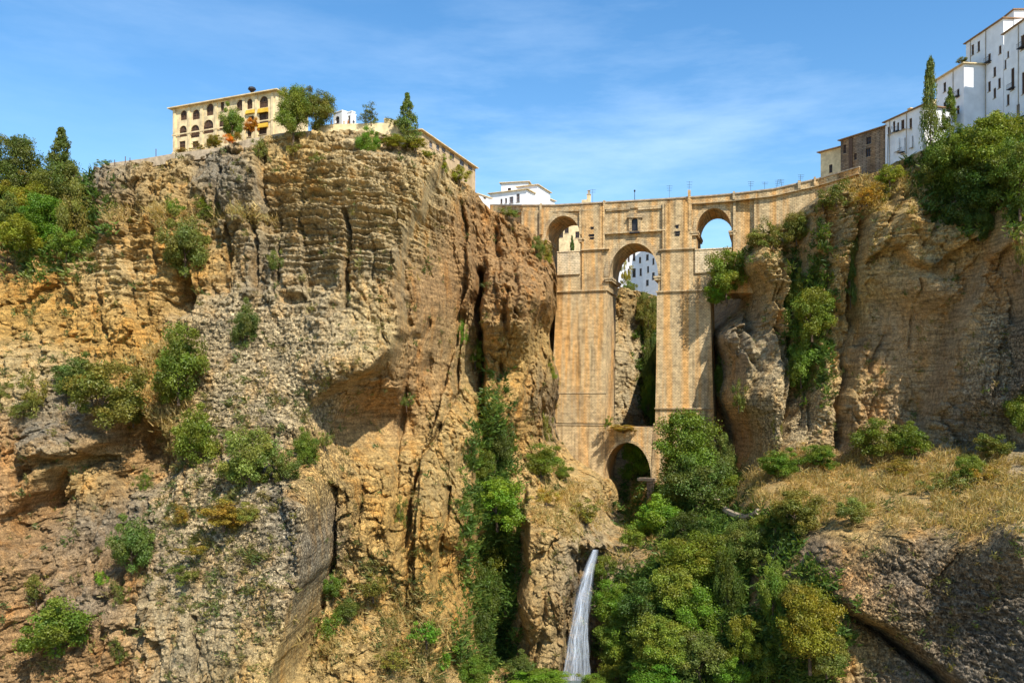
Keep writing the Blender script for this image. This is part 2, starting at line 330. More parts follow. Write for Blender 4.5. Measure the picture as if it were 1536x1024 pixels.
# steps: a break in the wall; h > 0 brings the picture-left side of a downward line forward (right side for h < 0)
ST = [([(690,225),(652,262),(636,310),(612,360),(596,440),(606,500),(590,560)],9,60),([(470,606),(520,580),(570,560),(600,530)],-6,26),([(700,330),(700,400),(690,480),(660,600),(628,700),(604,830)],-5,34),
 ([(716,400),(722,470),(723,560),(724,640)],-8,36),([(722,640),(706,740),(712,860),(692,990)],14,30),([(790,735),(788,850),(768,960)],-9,34),([(832,400),(826,520),(812,600),(820,670)],9,28),
 ([(484,720),(476,850),(440,950),(412,1070)],19,60),([(1180,380),(1188,540),(1168,690)],6,34),([(1212,330),(1206,400),(1200,430)],-5,24),([(1290,320),(1285,480),(1262,680)],-5,40),
 ([(1470,400),(1440,470),(1415,560),(1380,650)],-5,44),([(1500,380),(1528,480),(1500,600)],-4,40),([(1228,890),(1290,928),(1350,965),(1420,1020),(1460,1060)],-6,50),([(1285,395),(1340,372),(1400,402),(1470,350)],-4,26),
 ([(-20,790),(60,740),(110,690),(160,668),(196,600)],-4.5,40),([(140,335),(240,318),(330,325),(400,340)],3,30),([(100,380),(104,540)],-3,30),([(60,380),(40,450),(20,560)],-4,26),([(196,300),(190,440),(210,520)],2.5,28),
 ([(278,380),(290,470),(270,500)],-3,22),([(396,225),(403,320),(384,430)],3,30),([(462,350),(460,450)],1.8,20),([(525,325),(525,450)],1.8,20),([(545,700),(520,800),(500,860)],3,24),([(590,690),(574,810)],3,20),
 ([(672,735),(660,800),(652,910)],4,24),([(640,690),(622,800),(628,900)],-3,22),([(1120,400),(1112,500),(1098,620)],-4,24),([(1095,620),(1120,660),(1140,700)],-5,24),([(1150,430),(1155,520),(1140,620)],2.5,22),
 ([(1335,270),(1325,330),(1300,380)],-3,30),([(1460,230),(1480,330),(1470,400)],-5,36),([(748,330),(742,420),(750,470)],-3,20),([(786,400),(792,520),(778,640)],3,20),([(868,800),(850,900),(838,1010)],6,26),
 ([(905,840),(905,930),(900,1020)],-5,26),([(150,690),(168,780),(150,860)],3,26),([(230,800),(205,900),(214,1000)],-2,28),([(290,920),(293,1040)],1.5,24),([(1130,790),(1140,880),(1125,960)],-6,30),
 ([(1236,320),(1244,430),(1230,520)],2.5,22),([(470,230),(560,250),(640,240)],2,20),([(430,300),(520,318),(610,325)],2.6,22)]
def signed(U, V, pts):
    best = np.full(U.shape, 1e9, np.float32); sg = np.zeros(U.shape, np.float32)
    for (x0, y0), (x1, y1) in zip(pts[:-1], pts[1:]):
        dx, dy = x1-x0, y1-y0; L = dx*dx+dy*dy
        q0 = ((U-x0)*dx+(V-y0)*dy)/L; q = np.clip(q0, 0, 1); d = np.hypot(U-x0-q*dx, V-y0-q*dy)
        c = (dx*(V-y0)-dy*(U-x0))/math.sqrt(L); k = d < best; best[k] = d[k]; sg[k] = (np.sign(c))[k]
    x, y = pts[0]; X1, Y1 = pts[-1]
    L = math.hypot(X1-x, Y1-y); q = ((U-x)*(X1-x)+(V-y)*(Y1-y))/(L*L)
    return best, sg, sst(-.05, .12, q)*sst(1.05, .88, q)
def strat_mask(U, V):
    m = np.exp(-(((U-520)/170)**2+((V-320)/110)**2)**2)*1.2
    m = np.maximum(m, .75*np.exp(-(((U-190)/130)**2+((V-370)/80)**2)**2))
    m = np.maximum(m, .6*np.exp(-(((U-780)/50)**2+((V-410)/80)**2)**2))
    m = np.maximum(m, .7*np.exp(-(((U-1300)/170)**2+((V-320)/60)**2)**2))
    m = np.maximum(m, .6*np.exp(-(((U-1150)/60)**2+((V-420)/80)**2)**2))
    return np.clip(m, .12, 1.2)
def smooth_mask(U, V):     # smooth alcove walls where fine relief is weak
    m = .85*np.exp(-(((U-560)/75)**2+((V-640)/50)**2)**2)
    m = np.maximum(m, .75*np.exp(-(((U-655)/38)**2+((V-470)/100)**2)**2))
    m = np.maximum(m, .9*np.exp(-(((U-1370)/85)**2+((V-500)/120)**2)**2))
    m = np.maximum(m, .8*np.exp(-(((U-1105)/24)**2+((V-660)/40)**2)**2))
    m = np.maximum(m, .6*np.exp(-(((U-770)/22)**2+((V-600)/60)**2)**2))
    return m
def scree_mask(U, V):      # even pebbly conglomerate
    m = np.exp(-(((U-(375+(V-700)*-.02))/135)**2+((V-560)/110)**2)**3)
    m = np.maximum(m, np.exp(-(((U-345)/125)**2+((V-860)/170)**2)**3))
    m = np.maximum(m, .9*np.exp(-(((U-1400)/230)**2+((V-920)/120)**2)**3))
    m = np.maximum(m, .8*np.exp(-(((U-1490)/50)**2+((V-570)/100)**2)**2))
    m = np.maximum(m, .75*np.exp(-(((U-1150)/60)**2+((V-610)/80)**2)**2))
    return np.maximum(m, .6*np.exp(-(((U-520)/60)**2+((V-520)/60)**2)**2))
def peb_mask(U, V):
    m = np.exp(-(((U-400)/190)**2+((V-720)/260)**2)**2)*.9
    m = np.maximum(m, .8*np.exp(-(((U-380)/140)**2+((V-500)/60)**2)**2))
    m = np.maximum(m, 1.*np.exp(-(((U-1400)/220)**2+((V-910)/125)**2)**2))
    m = np.maximum(m, .95*np.exp(-(((U-1490)/60)**2+((V-560)/110)**2)**2))
    m = np.maximum(m, .85*np.exp(-(((U-1160)/90)**2+((V-620)/90)**2)**2))
    return np.clip(m*(1-smooth_mask(U, V)), .18, 1)
def terrain(U, V):
    """authored position (photo row / column) -> world position and displacement, all in metres"""
    D = baseD(U, V).astype(np.float32)
    X = D*(U-CX)/FPX; Z = D*(HY-V)/FPX
    wu = 7*pn(X/9, D/9, Z/9)+2.5*pn(X/2.5, 0*Z, Z/2.5); wv = 9*pn(X/9+9, D/9, Z/9+5)
    disp = np.zeros_like(D)
    for pts, w, d in CR:
        w *= 1.2; d *= 1.7
        x0 = min(p[0] for p in pts)-60; x1 = max(p[0] for p in pts)+60; y0 = min(p[1] for p in pts)-60; y1 = max(p[1] for p in pts)+60
        k = (U > x0) & (U < x1) & (V > y0) & (V < y1)
        if not k.any(): continue
        dd = segdist(U[k]+wu[k], V[k]+wv[k]*.4, pts)
        disp[k] -= d*np.exp(-(dd/w)**2)*(.75+.5*pn(X[k]/4, Z[k]/4, 3+0*Z[k]))-.0*d*np.exp(-(dd/(w*3.5))**2)
    for pts, h, L in ST:
        h *= 1.45 if abs(h) < 9 else 1.15
        m = 3.2*L; x0 = min(p[0] for p in pts)-m; x1 = max(p[0] for p in pts)+m; y0 = min(p[1] for p in pts)-m; y1 = max(p[1] for p in pts)+m
        k = (U > x0) & (U < x1) & (V > y0) & (V < y1)
        if not k.any(): continue
        d, sg, en = signed(U[k]+wu[k]*1.2, V[k]+wv[k]*1.2, pts)
        disp[k] += .5*h*np.tanh(sg*d/2.2)*np.exp(-d/L)*en
    for a, b, ra, rb, h in BU:
        h *= 1.3; r = ((U+wu*1.3-a)/ra)**2+((V+wv-b)/rb)**2
        disp += h*(np.exp(-r**1.6) if h < 0 else np.exp(-r))
    Y = D-disp; sm = smooth_mask(U, V); rg = 1-sm
    slope = np.exp(-(((U-1360)/260)**2+((V-735)/55)**2)**2); soft = 1-.75*slope
    d2 = 1.8*fbm(X/22, Y/22, Z/46, 3)*soft                                   # buttresses
    d2 += 1.5*rg*soft*(1-.75*scree_mask(U, V))*(fbm(X/7.5+3, Y/9, Z/24, 3, .5, True)-.9)               # vertical ribs
    wx = X+2.2*pn(X/7, Y/7, Z/9+3)+.6*pn(X/1.8, Y/2, Z/1.8+3); wz = Z+2.5*pn(X/7+30, Y/7, Z/9)+.6*pn(X/1.8, Y/2, Z/1.8+30)
    fv, fe = facets(wx/8.5+3, wz/17+5, 1.3, 3); stm = strat_mask(U, V); scr = scree_mask(U, V); pbk = (1-.86*scr)*(1-.75*np.clip(stm, 0, 1)); d2 += rg*soft*pbk*(1.55*fv-1.1*np.exp(-(fe/.05)**2))
    fv, fe = facets(wx/3.3+.3*wz/9, wz/5.2, 1.5, 40); d2 += rg*soft*pbk*(.72*fv-.7*np.exp(-(fe/.06)**2))
    fv, fe = facets(wx/1.25, wz/1.5+.1*wx, 1.6, 90); d2 += (rg+.1)*soft*.24*fv*pbk
    st = strat_mask(U, V)*(1-.7*sm)
    zz = Z+1.3*pn(X/16, Y/16, Z/16)+.05*X+.5*pn(X/5, Y/5, Z/5)
    acc = 0
    for th, am, sd in ((3.1, .95, 0.), (1.3, .85, 31.), (.66, .5, 77.)):
        k = zz/th; ki = np.floor(k); fr_ = k-ki
        a = pn(ki*13.7+sd, X/11, Y/11+sd)+.35*pn(ki*7.1+sd, X/2.5, Y/2.5); b = pn((ki+1)*13.7+sd, X/11, Y/11+sd)+.35*pn((ki+1)*7.1+sd, X/2.5, Y/2.5)
        w = sst(.86, 1., fr_)
        prof = a*(1-w)+b*w+.55*np.clip(fr_/.85, 0, 1)*(1-sst(.85, 1., fr_))
        acc = acc+am*prof
    d2 += st*acc*2.3
    q = fbm(X/3.1, Y/3.1, Z/4.5, 4, .55)
    d2 += (.75*rg+.12)*soft*(1-.72*scr)*(1-.4*np.clip(st, 0, 1))*q
    cr_ = 1-np.abs(pn(X/4.2+20, Y/4.2, Z/9+4)*2.2); d2 -= .9*rg*(1-.9*scr)*soft*np.clip(cr_-.80, 0, 1)*5*.5
    cr_ = 1-np.abs(pn(X/2.2+50, Y/2.2, Z/2.6+4)*2.2); d2 -= .5*rg*(1-.8*scr)*soft*np.clip(cr_-.76, 0, 1)*4*.5
    d2 += (.42*rg+.10)*fbm(X/.85, Y/.85, Z/.85, 3, .6)
    pb = peb_mask(U, V)
    d2 += pb*.50*(np.abs(pn(X/.52+5, Y/.52, Z/.45))+.8*np.abs(pn(X/.27+5, Y/.27, Z/.25))-.4)*rg
    under = np.exp(-(((U-950)/115)**2+((V-560)/150)**2)**4)*(V < 700)         # keep rock behind the bridge
    Y = Y-d2*(1-.35*under)
    Z = Z+.18*pn(X/1.5, Y/1.5, Z/1.5+40)
    return X, Y, Z
def surf(u, v):
    """world point of the rock at an authored position (broad relief only)"""
    v = max(v, float(topv(u))+1)
    X, Y, Z = terrain(np.array([u], np.float32), np.array([v], np.float32)); return Vector((float(X[0]), float(Y[0]), float(Z[0])))
# regional rock colour (albedo), gaussian blend
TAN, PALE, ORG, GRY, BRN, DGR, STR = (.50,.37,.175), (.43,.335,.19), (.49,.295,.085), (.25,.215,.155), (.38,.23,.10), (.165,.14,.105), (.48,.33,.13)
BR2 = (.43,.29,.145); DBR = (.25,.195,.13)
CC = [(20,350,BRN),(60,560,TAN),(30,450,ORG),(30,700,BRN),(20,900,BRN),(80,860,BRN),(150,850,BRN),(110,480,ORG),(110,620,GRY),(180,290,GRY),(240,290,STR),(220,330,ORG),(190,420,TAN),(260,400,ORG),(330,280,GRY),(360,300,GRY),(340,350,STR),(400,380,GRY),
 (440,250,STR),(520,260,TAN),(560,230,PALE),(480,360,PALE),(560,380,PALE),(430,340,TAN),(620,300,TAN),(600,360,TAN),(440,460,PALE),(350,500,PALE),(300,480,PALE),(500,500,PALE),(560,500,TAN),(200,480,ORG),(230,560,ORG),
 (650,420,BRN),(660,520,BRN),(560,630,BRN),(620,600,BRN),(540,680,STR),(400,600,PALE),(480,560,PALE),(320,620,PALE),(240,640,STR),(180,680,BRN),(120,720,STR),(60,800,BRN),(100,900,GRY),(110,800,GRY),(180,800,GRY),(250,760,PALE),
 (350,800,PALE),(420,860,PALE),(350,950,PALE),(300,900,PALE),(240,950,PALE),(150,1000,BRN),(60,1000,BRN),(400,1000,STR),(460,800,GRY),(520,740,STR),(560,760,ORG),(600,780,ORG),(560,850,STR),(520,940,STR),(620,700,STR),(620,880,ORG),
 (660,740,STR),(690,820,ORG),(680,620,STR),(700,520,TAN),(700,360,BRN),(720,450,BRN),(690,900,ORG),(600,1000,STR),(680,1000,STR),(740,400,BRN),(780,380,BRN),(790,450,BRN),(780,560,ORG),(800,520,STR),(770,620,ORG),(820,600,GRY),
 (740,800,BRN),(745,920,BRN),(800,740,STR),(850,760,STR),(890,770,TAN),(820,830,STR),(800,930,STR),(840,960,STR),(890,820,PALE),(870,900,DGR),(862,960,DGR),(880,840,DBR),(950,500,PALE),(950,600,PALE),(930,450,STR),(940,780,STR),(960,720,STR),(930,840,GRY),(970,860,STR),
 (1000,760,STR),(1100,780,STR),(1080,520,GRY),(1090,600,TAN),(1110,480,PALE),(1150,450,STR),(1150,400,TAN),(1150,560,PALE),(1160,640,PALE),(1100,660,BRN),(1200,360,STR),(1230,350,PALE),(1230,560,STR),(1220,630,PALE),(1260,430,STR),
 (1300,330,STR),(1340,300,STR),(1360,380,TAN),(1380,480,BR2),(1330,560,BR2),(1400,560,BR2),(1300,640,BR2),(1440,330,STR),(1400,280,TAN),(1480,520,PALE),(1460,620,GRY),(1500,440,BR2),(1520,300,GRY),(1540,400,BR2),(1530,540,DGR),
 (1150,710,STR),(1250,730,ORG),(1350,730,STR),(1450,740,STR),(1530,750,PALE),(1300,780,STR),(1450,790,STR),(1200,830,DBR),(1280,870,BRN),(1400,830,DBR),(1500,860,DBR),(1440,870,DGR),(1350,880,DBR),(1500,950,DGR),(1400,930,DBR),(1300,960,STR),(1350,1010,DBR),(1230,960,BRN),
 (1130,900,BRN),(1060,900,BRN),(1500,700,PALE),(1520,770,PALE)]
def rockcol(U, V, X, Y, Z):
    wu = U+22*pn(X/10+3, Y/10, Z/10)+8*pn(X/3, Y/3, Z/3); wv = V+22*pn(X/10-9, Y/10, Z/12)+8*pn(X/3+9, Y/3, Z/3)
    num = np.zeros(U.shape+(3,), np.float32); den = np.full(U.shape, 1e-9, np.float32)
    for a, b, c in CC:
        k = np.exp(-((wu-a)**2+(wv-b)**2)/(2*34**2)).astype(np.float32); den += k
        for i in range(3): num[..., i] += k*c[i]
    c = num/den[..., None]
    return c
# grid
STEP = 1.25
us = np.concatenate([np.arange(-290, -32, 4.), np.arange(-32, 1568, STEP), np.arange(1568, 1880, 4.)]); NR = 640
tt = np.linspace(0, 1, NR)
U, T_ = np.meshgrid(us, tt); V = topv(U)+2.5*pn(U/9, 0*U, 0*U+.5)*(1-T_)+(1075-topv(U))*T_
U = U.astype(np.float32); V = V.astype(np.float32)
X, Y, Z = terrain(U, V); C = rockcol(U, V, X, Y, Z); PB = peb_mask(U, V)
# dry grass on the right hand slope and ledges colours the ground itself
gm = np.exp(-(((U-1330)/230)**2+((V-(745-.0*U))/48)**2)**2)*np.clip(.8+1.2*pn(X/5, Y/5, Z/5), 0, 1)
C = C*(1-.7*gm[..., None])+np.array((.47, .32, .125), np.float32)*.7*gm[..., None]
def rows_back(n, total, rise):
    """plateau behind the rim"""
    out = []
    for k in range(1, n+1):
        q = (k/n)**1.5; out.append((X[0]+0*X[0], Y[0]+total*q, Z[0]+.6*pn(X[0]/4, X[0]*0+k*.7, X[0]*0)-.4*k*0+rise*q))
    return out[::-1]
back = rows_back(8, 60, 1.0)
XX = np.vstack([b[0][None] for b in back]+[X]); YY = np.vstack([b[1][None] for b in back]+[Y]); ZZ = np.vstack([b[2][None] for b in back]+[Z])
CCo = np.concatenate([np.repeat(C[:1], 8, 0), C]); PP = np.vstack([np.repeat(PB[:1]*.3, 8, 0), PB])
def sheet(name, c0, c1):
    x = XX[:, c0:c1]; nr, nc = x.shape
    co = np.stack([x, YY[:, c0:c1], ZZ[:, c0:c1]], -1).reshape(-1, 3).astype(np.float32)
    idx = np.arange(nr*nc).reshape(nr, nc)
    f = np.stack([idx[:-1, :-1], idx[1:, :-1], idx[1:, 1:], idx[:-1, 1:]], -1).reshape(-1, 4)
    me = bpy.data.meshes.new(name); me.vertices.add(len(co)); me.vertices.foreach_set('co', co.ravel())
    me.loops.add(f.size); me.polygons.add(len(f)); me.loops.foreach_set('vertex_index', f.ravel().astype(np.int32))
    me.polygons.foreach_set('loop_start', np.arange(0, f.size, 4, dtype=np.int32)); me.polygons.foreach_set('loop_total', np.full(len(f), 4, np.int32))
    me.update(calc_edges=True)
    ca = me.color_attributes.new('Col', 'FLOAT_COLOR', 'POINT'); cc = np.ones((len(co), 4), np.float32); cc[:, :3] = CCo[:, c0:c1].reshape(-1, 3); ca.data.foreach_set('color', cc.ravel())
    pa = me.attributes.new('Peb', 'FLOAT', 'POINT'); pa.data.foreach_set('value', PP[:, c0:c1].astype(np.float32).ravel())
    me.materials.append(M['rock']); me.shade_smooth()
    o = bpy.data.objects.new(name, me); COL.objects.link(o); tag(o, kind='structure'); return o
iA = int(np.searchsorted(us, 836)); iB = int(np.searchsorted(us, 1072))
sheet('left_cliff', 0, iA+1); sheet('gorge_slope', iA, iB+1); sheet('right_cliff', iB, len(us))
# valley floor running from the foot of the cliffs under the camera and far to all sides
g = MB(); n = 40
zb = float(Z[-1].min())-1
gx = np.linspace(-900, 900, 61); gy = np.linspace(-600, 1500, 61)
for j in range(61):
    for i in range(61): g.v.append((gx[i], gy[j], zb-6+3*float(pn(gx[i]/60, gy[j]/60, 0.))))
for j in range(60):
    for i in range(60): g.f.append((j*61+i, j*61+i+1, (j+1)*61+i+1, (j+1)*61+i))
M['soil'] = flatmat('dry_soil', (.22, .17, .09), .95, .5, .05, .5)
tag(g.build('ground', M['soil']), kind='structure')
# ------------------------------------------------------------------ the bridge
BF = frame(835, 247, 1065, 233.5)                      # front plane of the piers
BT = 14.5                                              # thickness, metres
M['mas'] = masonry('bridge_masonry', (.69,.52,.285), (.54,.395,.21), .42, .75, BF)
M['mas2'] = masonry('pale_infill_masonry', (.76,.61,.38), (.70,.56,.35), .5, .25, BF)
M['trim'] = masonry('stone_trim', (.58,.45,.26), (.50,.38,.22), .6, .5, BF)
def q(u, v, n=0): return BF.sz(u, v, n)
def arc(uc, vspring, hw, vcrown, n=0, k=14, rev=False):
    """arch soffit points from right springing over the crown to the left one"""
    c = q(uc, vspring, n); cr = q(uc, vcrown, n); w = (q(uc+hw, vspring, n)[0]-q(uc-hw, vspring, n)[0])/2
    pts = [(c[0]+w*math.cos(math.pi*j/k), c[1]+(cr[1]-c[1])*math.sin(math.pi*j/k)) for j in range(k+1)]
    return pts[::-1] if rev else pts
def outline(pts, n=0): return [q(a, b, n) for a, b in pts]
bridge = empty('stone_bridge', P(950, 760, 240), 'tall tan stone bridge with three upper arches spanning the gorge', 'bridge')
# left pier: battered masonry block
def pier(name, rows, n0=0., n1=BT):
    """rows: (v, uleft, uright, extra front projection) from the top down"""
    m = MB(); rr = []
    for v, ul, ur, e in rows:
        a = q(ul, v); b = q(ur, v); rr.append((a[0], b[0], a[1], e))
    for (a0, b0, z0, e0), (a1, b1, z1, e1) in zip(rr[:-1], rr[1:]):
        m.hexa([BF.p(a1, n0-e1, z1), BF.p(b1, n0-e1, z1), BF.p(b1, n1, z1), BF.p(a1, n1, z1), BF.p(a0, n0-e0, z0), BF.p(b0, n0-e0, z0), BF.p(b0, n1, z0), BF.p(a0, n1, z0)])
    return m.build(name, M['mas'], bridge)
pier('pier', [(438, 835, 910, 0), (545, 830, 909, .25), (634, 826, 907.5, .45)])
pier('pier', [(438, 985.5, 1065, 0), (545, 984.5, 1068, .25), (634, 983, 1071, .45)])
pier('pier_base', [(635.5, 825, 909, .75), (700, 823, 908, 1.0), (800, 820, 906, 1.3)])
pier('pier_base', [(635.5, 981, 1072, .75), (700, 979, 1074, 1.0), (800, 976, 1077, 1.3)])
for a, b, v in ((828, 909, 589), (983, 1070, 612), (824, 909, 636), (981, 1073, 636), (833, 911, 437.5), (984.5, 1067, 437.5)):
    m = MB(); s0, z = q(a, v); s1, _ = q(b, v); m.box(BF, s0-.1, s1+.1, -.95 if v > 600 else -.5, .6, z-.22, z+.16); m.build('string_course', M['trim'], bridge)
# lower arch between the pier bases
lo = outline([(907, 641), (985, 641), (985, 716)]) + arc(942, 716, 35, 663) + outline([(907, 716)])
lo = [q(906, 640.5), q(984, 640.5), q(984, 800)] + [q(977, 800)] + arc(942, 716, 35, 663) + [q(907, 800), q(906, 800)]
m = MB(); m.slab(BF, lo, [], -.6, BT-1); m.build('lower_arch', M['mas'], bridge)
m = MB(); ring = arc(942, 716, 38.5, 658.5) + arc(942, 716, 35, 663, rev=True); m.slab(BF, ring, [], -.85, .3); m.build('arch_ring', M['trim'], bridge)
m = MB(); s0, z = q(862, 716); s1, _ = q(907, 716); m.box(BF, s0, s1, -3.2, -.9, z-.7, z); m.box(BF, s0, s1, -3.4, -2.9, z, z+.35); m.build('ledge', M['stone'], bridge)
# upper storey wall with three arched openings (front plane n=.5, pilasters stand proud)
top = lambda u: float(np.interp(u, [700, 735, 830, 905, 1000, 1065, 1100, 1160, 1230, 1330], [303, 307, 307, 303, 297.5, 293, 290, 283, 267, 238]))
up = [q(785, 440), q(785, top(785)+9)] + [q(u, top(u)+9) for u in (830, 905, 1000, 1065, 1130)] + [q(1130, 440)]
lw = [q(836, 439), q(785, 439)] + [q(u, top(u)+9) for u in (785, 830, 872, 905, 950, 1000, 1040, 1065, 1100, 1132)] + [q(1132, 439), q(1066, 439), q(1065, 436)]
lw += [q(987, 436)] + arc(950, 412, 36.5, 364.5, k=20) + [q(912, 436), q(836, 436)]
hl = [q(818, 409)] + [q(870, 409)] + arc(844, 357, 26, 323.5, k=16)
hr = [q(1044, 404)] + [q(1097, 404)] + arc(1070.5, 346, 26.5, 312, k=16)
m = MB(); m.slab(BF, lw, [hl, hr], .35, BT); m.build('upper_wall', M['mas'], bridge)
# infill walls closing the foot of the side arches
for a, b, v0, v1 in ((836, 870, 379, 411), (1042.5, 1098, 375.5, 407)):
    m = MB(); s0, z1 = q(a, v0); s1, z0 = q(b, v1); m.box(BF, s0, s1, -.12, 1.6, z0, z1); m.box(BF, s0-.05, s1+.05, -.3, 1.75, z1, z1+.3); m.build('sill_wall', M['mas2'], bridge)
# voussoir rings
for uc, vs, hw, vc, rw, rv in ((950, 412, 36.5, 364.5, 8, 9), (844, 357, 26, 323.5, 6, 6.5), (1070.5, 346, 26.5, 312, 6, 6.5)):
    m = MB(); m.slab(BF, arc(uc, vs, hw+rw, vc-rv, k=20)+arc(uc, vs, hw, vc, k=20, rev=True), [], .12, .8); m.build('arch_ring', M['trim'], bridge)
# imposts
for u, v, w in ((913, 416, 9), (986, 414, 8), (815, 358, 9), (872, 357, 8), (1042, 347, 9), (1099, 346, 9)):
    m = MB(); s, z = q(u, v); d = w/5.2/2+.25; m.box(BF, s-d, s+d, -.55, BT-.2, z-.55, z+.0); m.box(BF, s-d*.85, s+d*.85, -.35, BT-.4, z-1.15, z-.552); m.build('impost', M['trim'], bridge)
# buttress-like pilasters and thin strips
def strip(a, b, v0, v1, pr, name='pilaster', mt='mas', n1=.6):
    m = MB(); s0, z1 = q(a, v0); s1, z0 = q(b, v1); m.box(BF, s0, s1, -pr, n1, z0, z1); return m.build(name, M[mt], bridge)
strip(873, 904, 312, 374, .35); strip(998, 1038, 305, 374, .35)
strip(873, 902, 376, 436, .15); strip(992, 1040, 376, 436, .15)
for a, b, v0, v1 in ((810, 814, 314, 352), (904.5, 907.5, 309, 374), (994, 997, 304, 374), (1033, 1036.5, 299, 345), (1100, 1103.5, 298, 400), (869.5, 872.5, 312, 352), (783, 787, 318, 345)):
    strip(a, b, v0, v1, .55)
for a, b, v in ((872, 914, 375.2), (988, 1043, 375.2), (908, 998, 350.5)):
    m = MB(); s0, z = q(a, v); s1, _ = q(b, v); m.box(BF, s0, s1, -.65, .6, z-.25, z+.2); m.build('string_course', M['trim'], bridge)
for a, b, v in ((909, 945, 315), (957, 996, 313.5)):
    m = MB(); s0, z = q(a, v); s1, _ = q(b, v); m.box(BF, s0, s1, -.15, .6, z-.35, z+.3); m.build('panel_moulding', M['trim'], bridge)
# chamber window with pediment and balcony
wn = empty('w', (0, 0, 0), 'x', 'x'); bpy.data.objects.remove(wn)
m = MB(); m.slab(BF, [q(947.5, 347), q(957, 347)]+arc(952.2, 332, 4.7, 327.5, k=8), [], .30, .40); win = m.build('chamber_window', M['glass'], bridge)
m = MB(); m.slab(BF, [q(943.5, 349), q(961.5, 349), q(961.5, 327), q(943.5, 327)], [[q(947.5, 347.5), q(957, 347.5)]+arc(952.2, 332, 4.7, 327.5, k=8)], -.35, .34); m.build('window_surround', M['trim'], win)
m = MB(); m.slab(BF, [q(940.5, 327), q(964, 327), q(961, 323), q(952.2, 319), q(943, 323)], [], -.7, .34); m.build('pediment', M['trim'], win)
m = MB(); s0, z = q(945, 349); s1, _ = q(960, 349); m.box(BF, s0, s1, -1.1, .0, z-.35, z)
for j in range(9): s_ = s0+(s1-s0)*j/8; m.box(BF, s_-.03, s_+.03, -1.06, -1.0, z, z+.9)
m.box(BF, s0, s1, -1.08, -.98, z+.9, z+.97); m.build('balcony', M['iron'], win)
# square put-log holes: solid dark blocks stand in for the shade inside
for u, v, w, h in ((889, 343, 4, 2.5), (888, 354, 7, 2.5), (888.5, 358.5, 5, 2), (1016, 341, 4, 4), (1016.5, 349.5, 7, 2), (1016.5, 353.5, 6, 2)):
    m = MB(); s0, z1 = q(u-w/2, v-h/2); s1, z0 = q(u+w/2, v+h/2); m.box(BF, s0, s1, -.37, -.3, z0, z1); m.box(BF, s0-.15, s1+.15, -.62, -.2, z1, z1+.18); m.build('dark_slot_block', M['iron'], bridge)
# parapet with coping, curving with the road at both ends
PTS = [(690, 286), (735, 268), (785, 252), (872, 245), (1000, 238), (1100, 231), (1132, 229), (1160, 227), (1230, 222), (1290, 213), (1345, 203)]
def wall_ribbon(m, us_, vt, vb, n0, n1):
    """wall following PTS; vt/vb give photo rows for top and bottom at the front face"""
    prs = []
    for u in us_:
        Yk = float(np.interp(u, [p_[0] for p_ in PTS], [p_[1] for p_ in PTS]))
        prs.append((P(u, vt(u), Yk), P(u, vb(u), Yk)))
    for (a, b), (c, d) in zip(prs[:-1], prs[1:]):
        t_ = Vector((c.x-a.x, c.y-a.y, 0)).normalized(); nv = Vector((-t_.y, t_.x, 0))
        m.hexa([b+nv*n0, d+nv*n0, d+nv*n1, b+nv*n1, a+nv*n0, c+nv*n0, c+nv*n1, a+nv*n1])
USP = [730, 760, 785, 830, 872, 905, 950, 1000, 1035, 1065, 1100, 1132, 1160, 1195, 1230, 1262, 1290]
m = MB(); wall_ribbon(m, USP, lambda u: top(u)+1.4, lambda u: top(u)+11, -.25, .6); m.build('parapet', M['mas'], bridge)
m = MB(); wall_ribbon(m, USP, top, lambda u: top(u)+1.9, -.55, .9); m.build('coping', M['stone'], bridge)
m = MB(); wall_ribbon(m, USP, lambda u: top(u)+10.5, lambda u: top(u)+12.2, -.75, .3); m.build('cornice', M['trim'], bridge)
m = MB(); wall_ribbon(m, [730, 760, 787], lambda u: top(u)+10, lambda u: 372, .1, 13); m.build('approach_wall', M['mas'], bridge)
m = MB(); wall_ribbon(m, [1131, 1160, 1195, 1230, 1262, 1290], lambda u: top(u)+10, lambda u: top(u)+120, .1, 4); m.build('approach_wall', M['mas'], bridge)
for u, w in ((812, 3), (907, 3), (1034, 3.5), (1101, 3), (1199, 4), (1222, 2.5)):
    Yk = float(np.interp(u, [p_[0] for p_ in PTS], [p_[1] for p_ in PTS])); b_ = P(u, top(u)+10, Yk)
    m = MB(); m.box(Frame(b_, b_+BF.a), -w/10, w/10, -.9, .3, b_.z, b_.z+2.2 if u != 1034 else b_.z+3.6)
    m.build('parapet_post', M['trim'], bridge)
# deck road
m = MB(); wall_ribbon(m, USP, lambda u: top(u)+9.5, lambda u: top(u)+11.5, .65, 13); m.build('roadway', M['stone'], bridge)

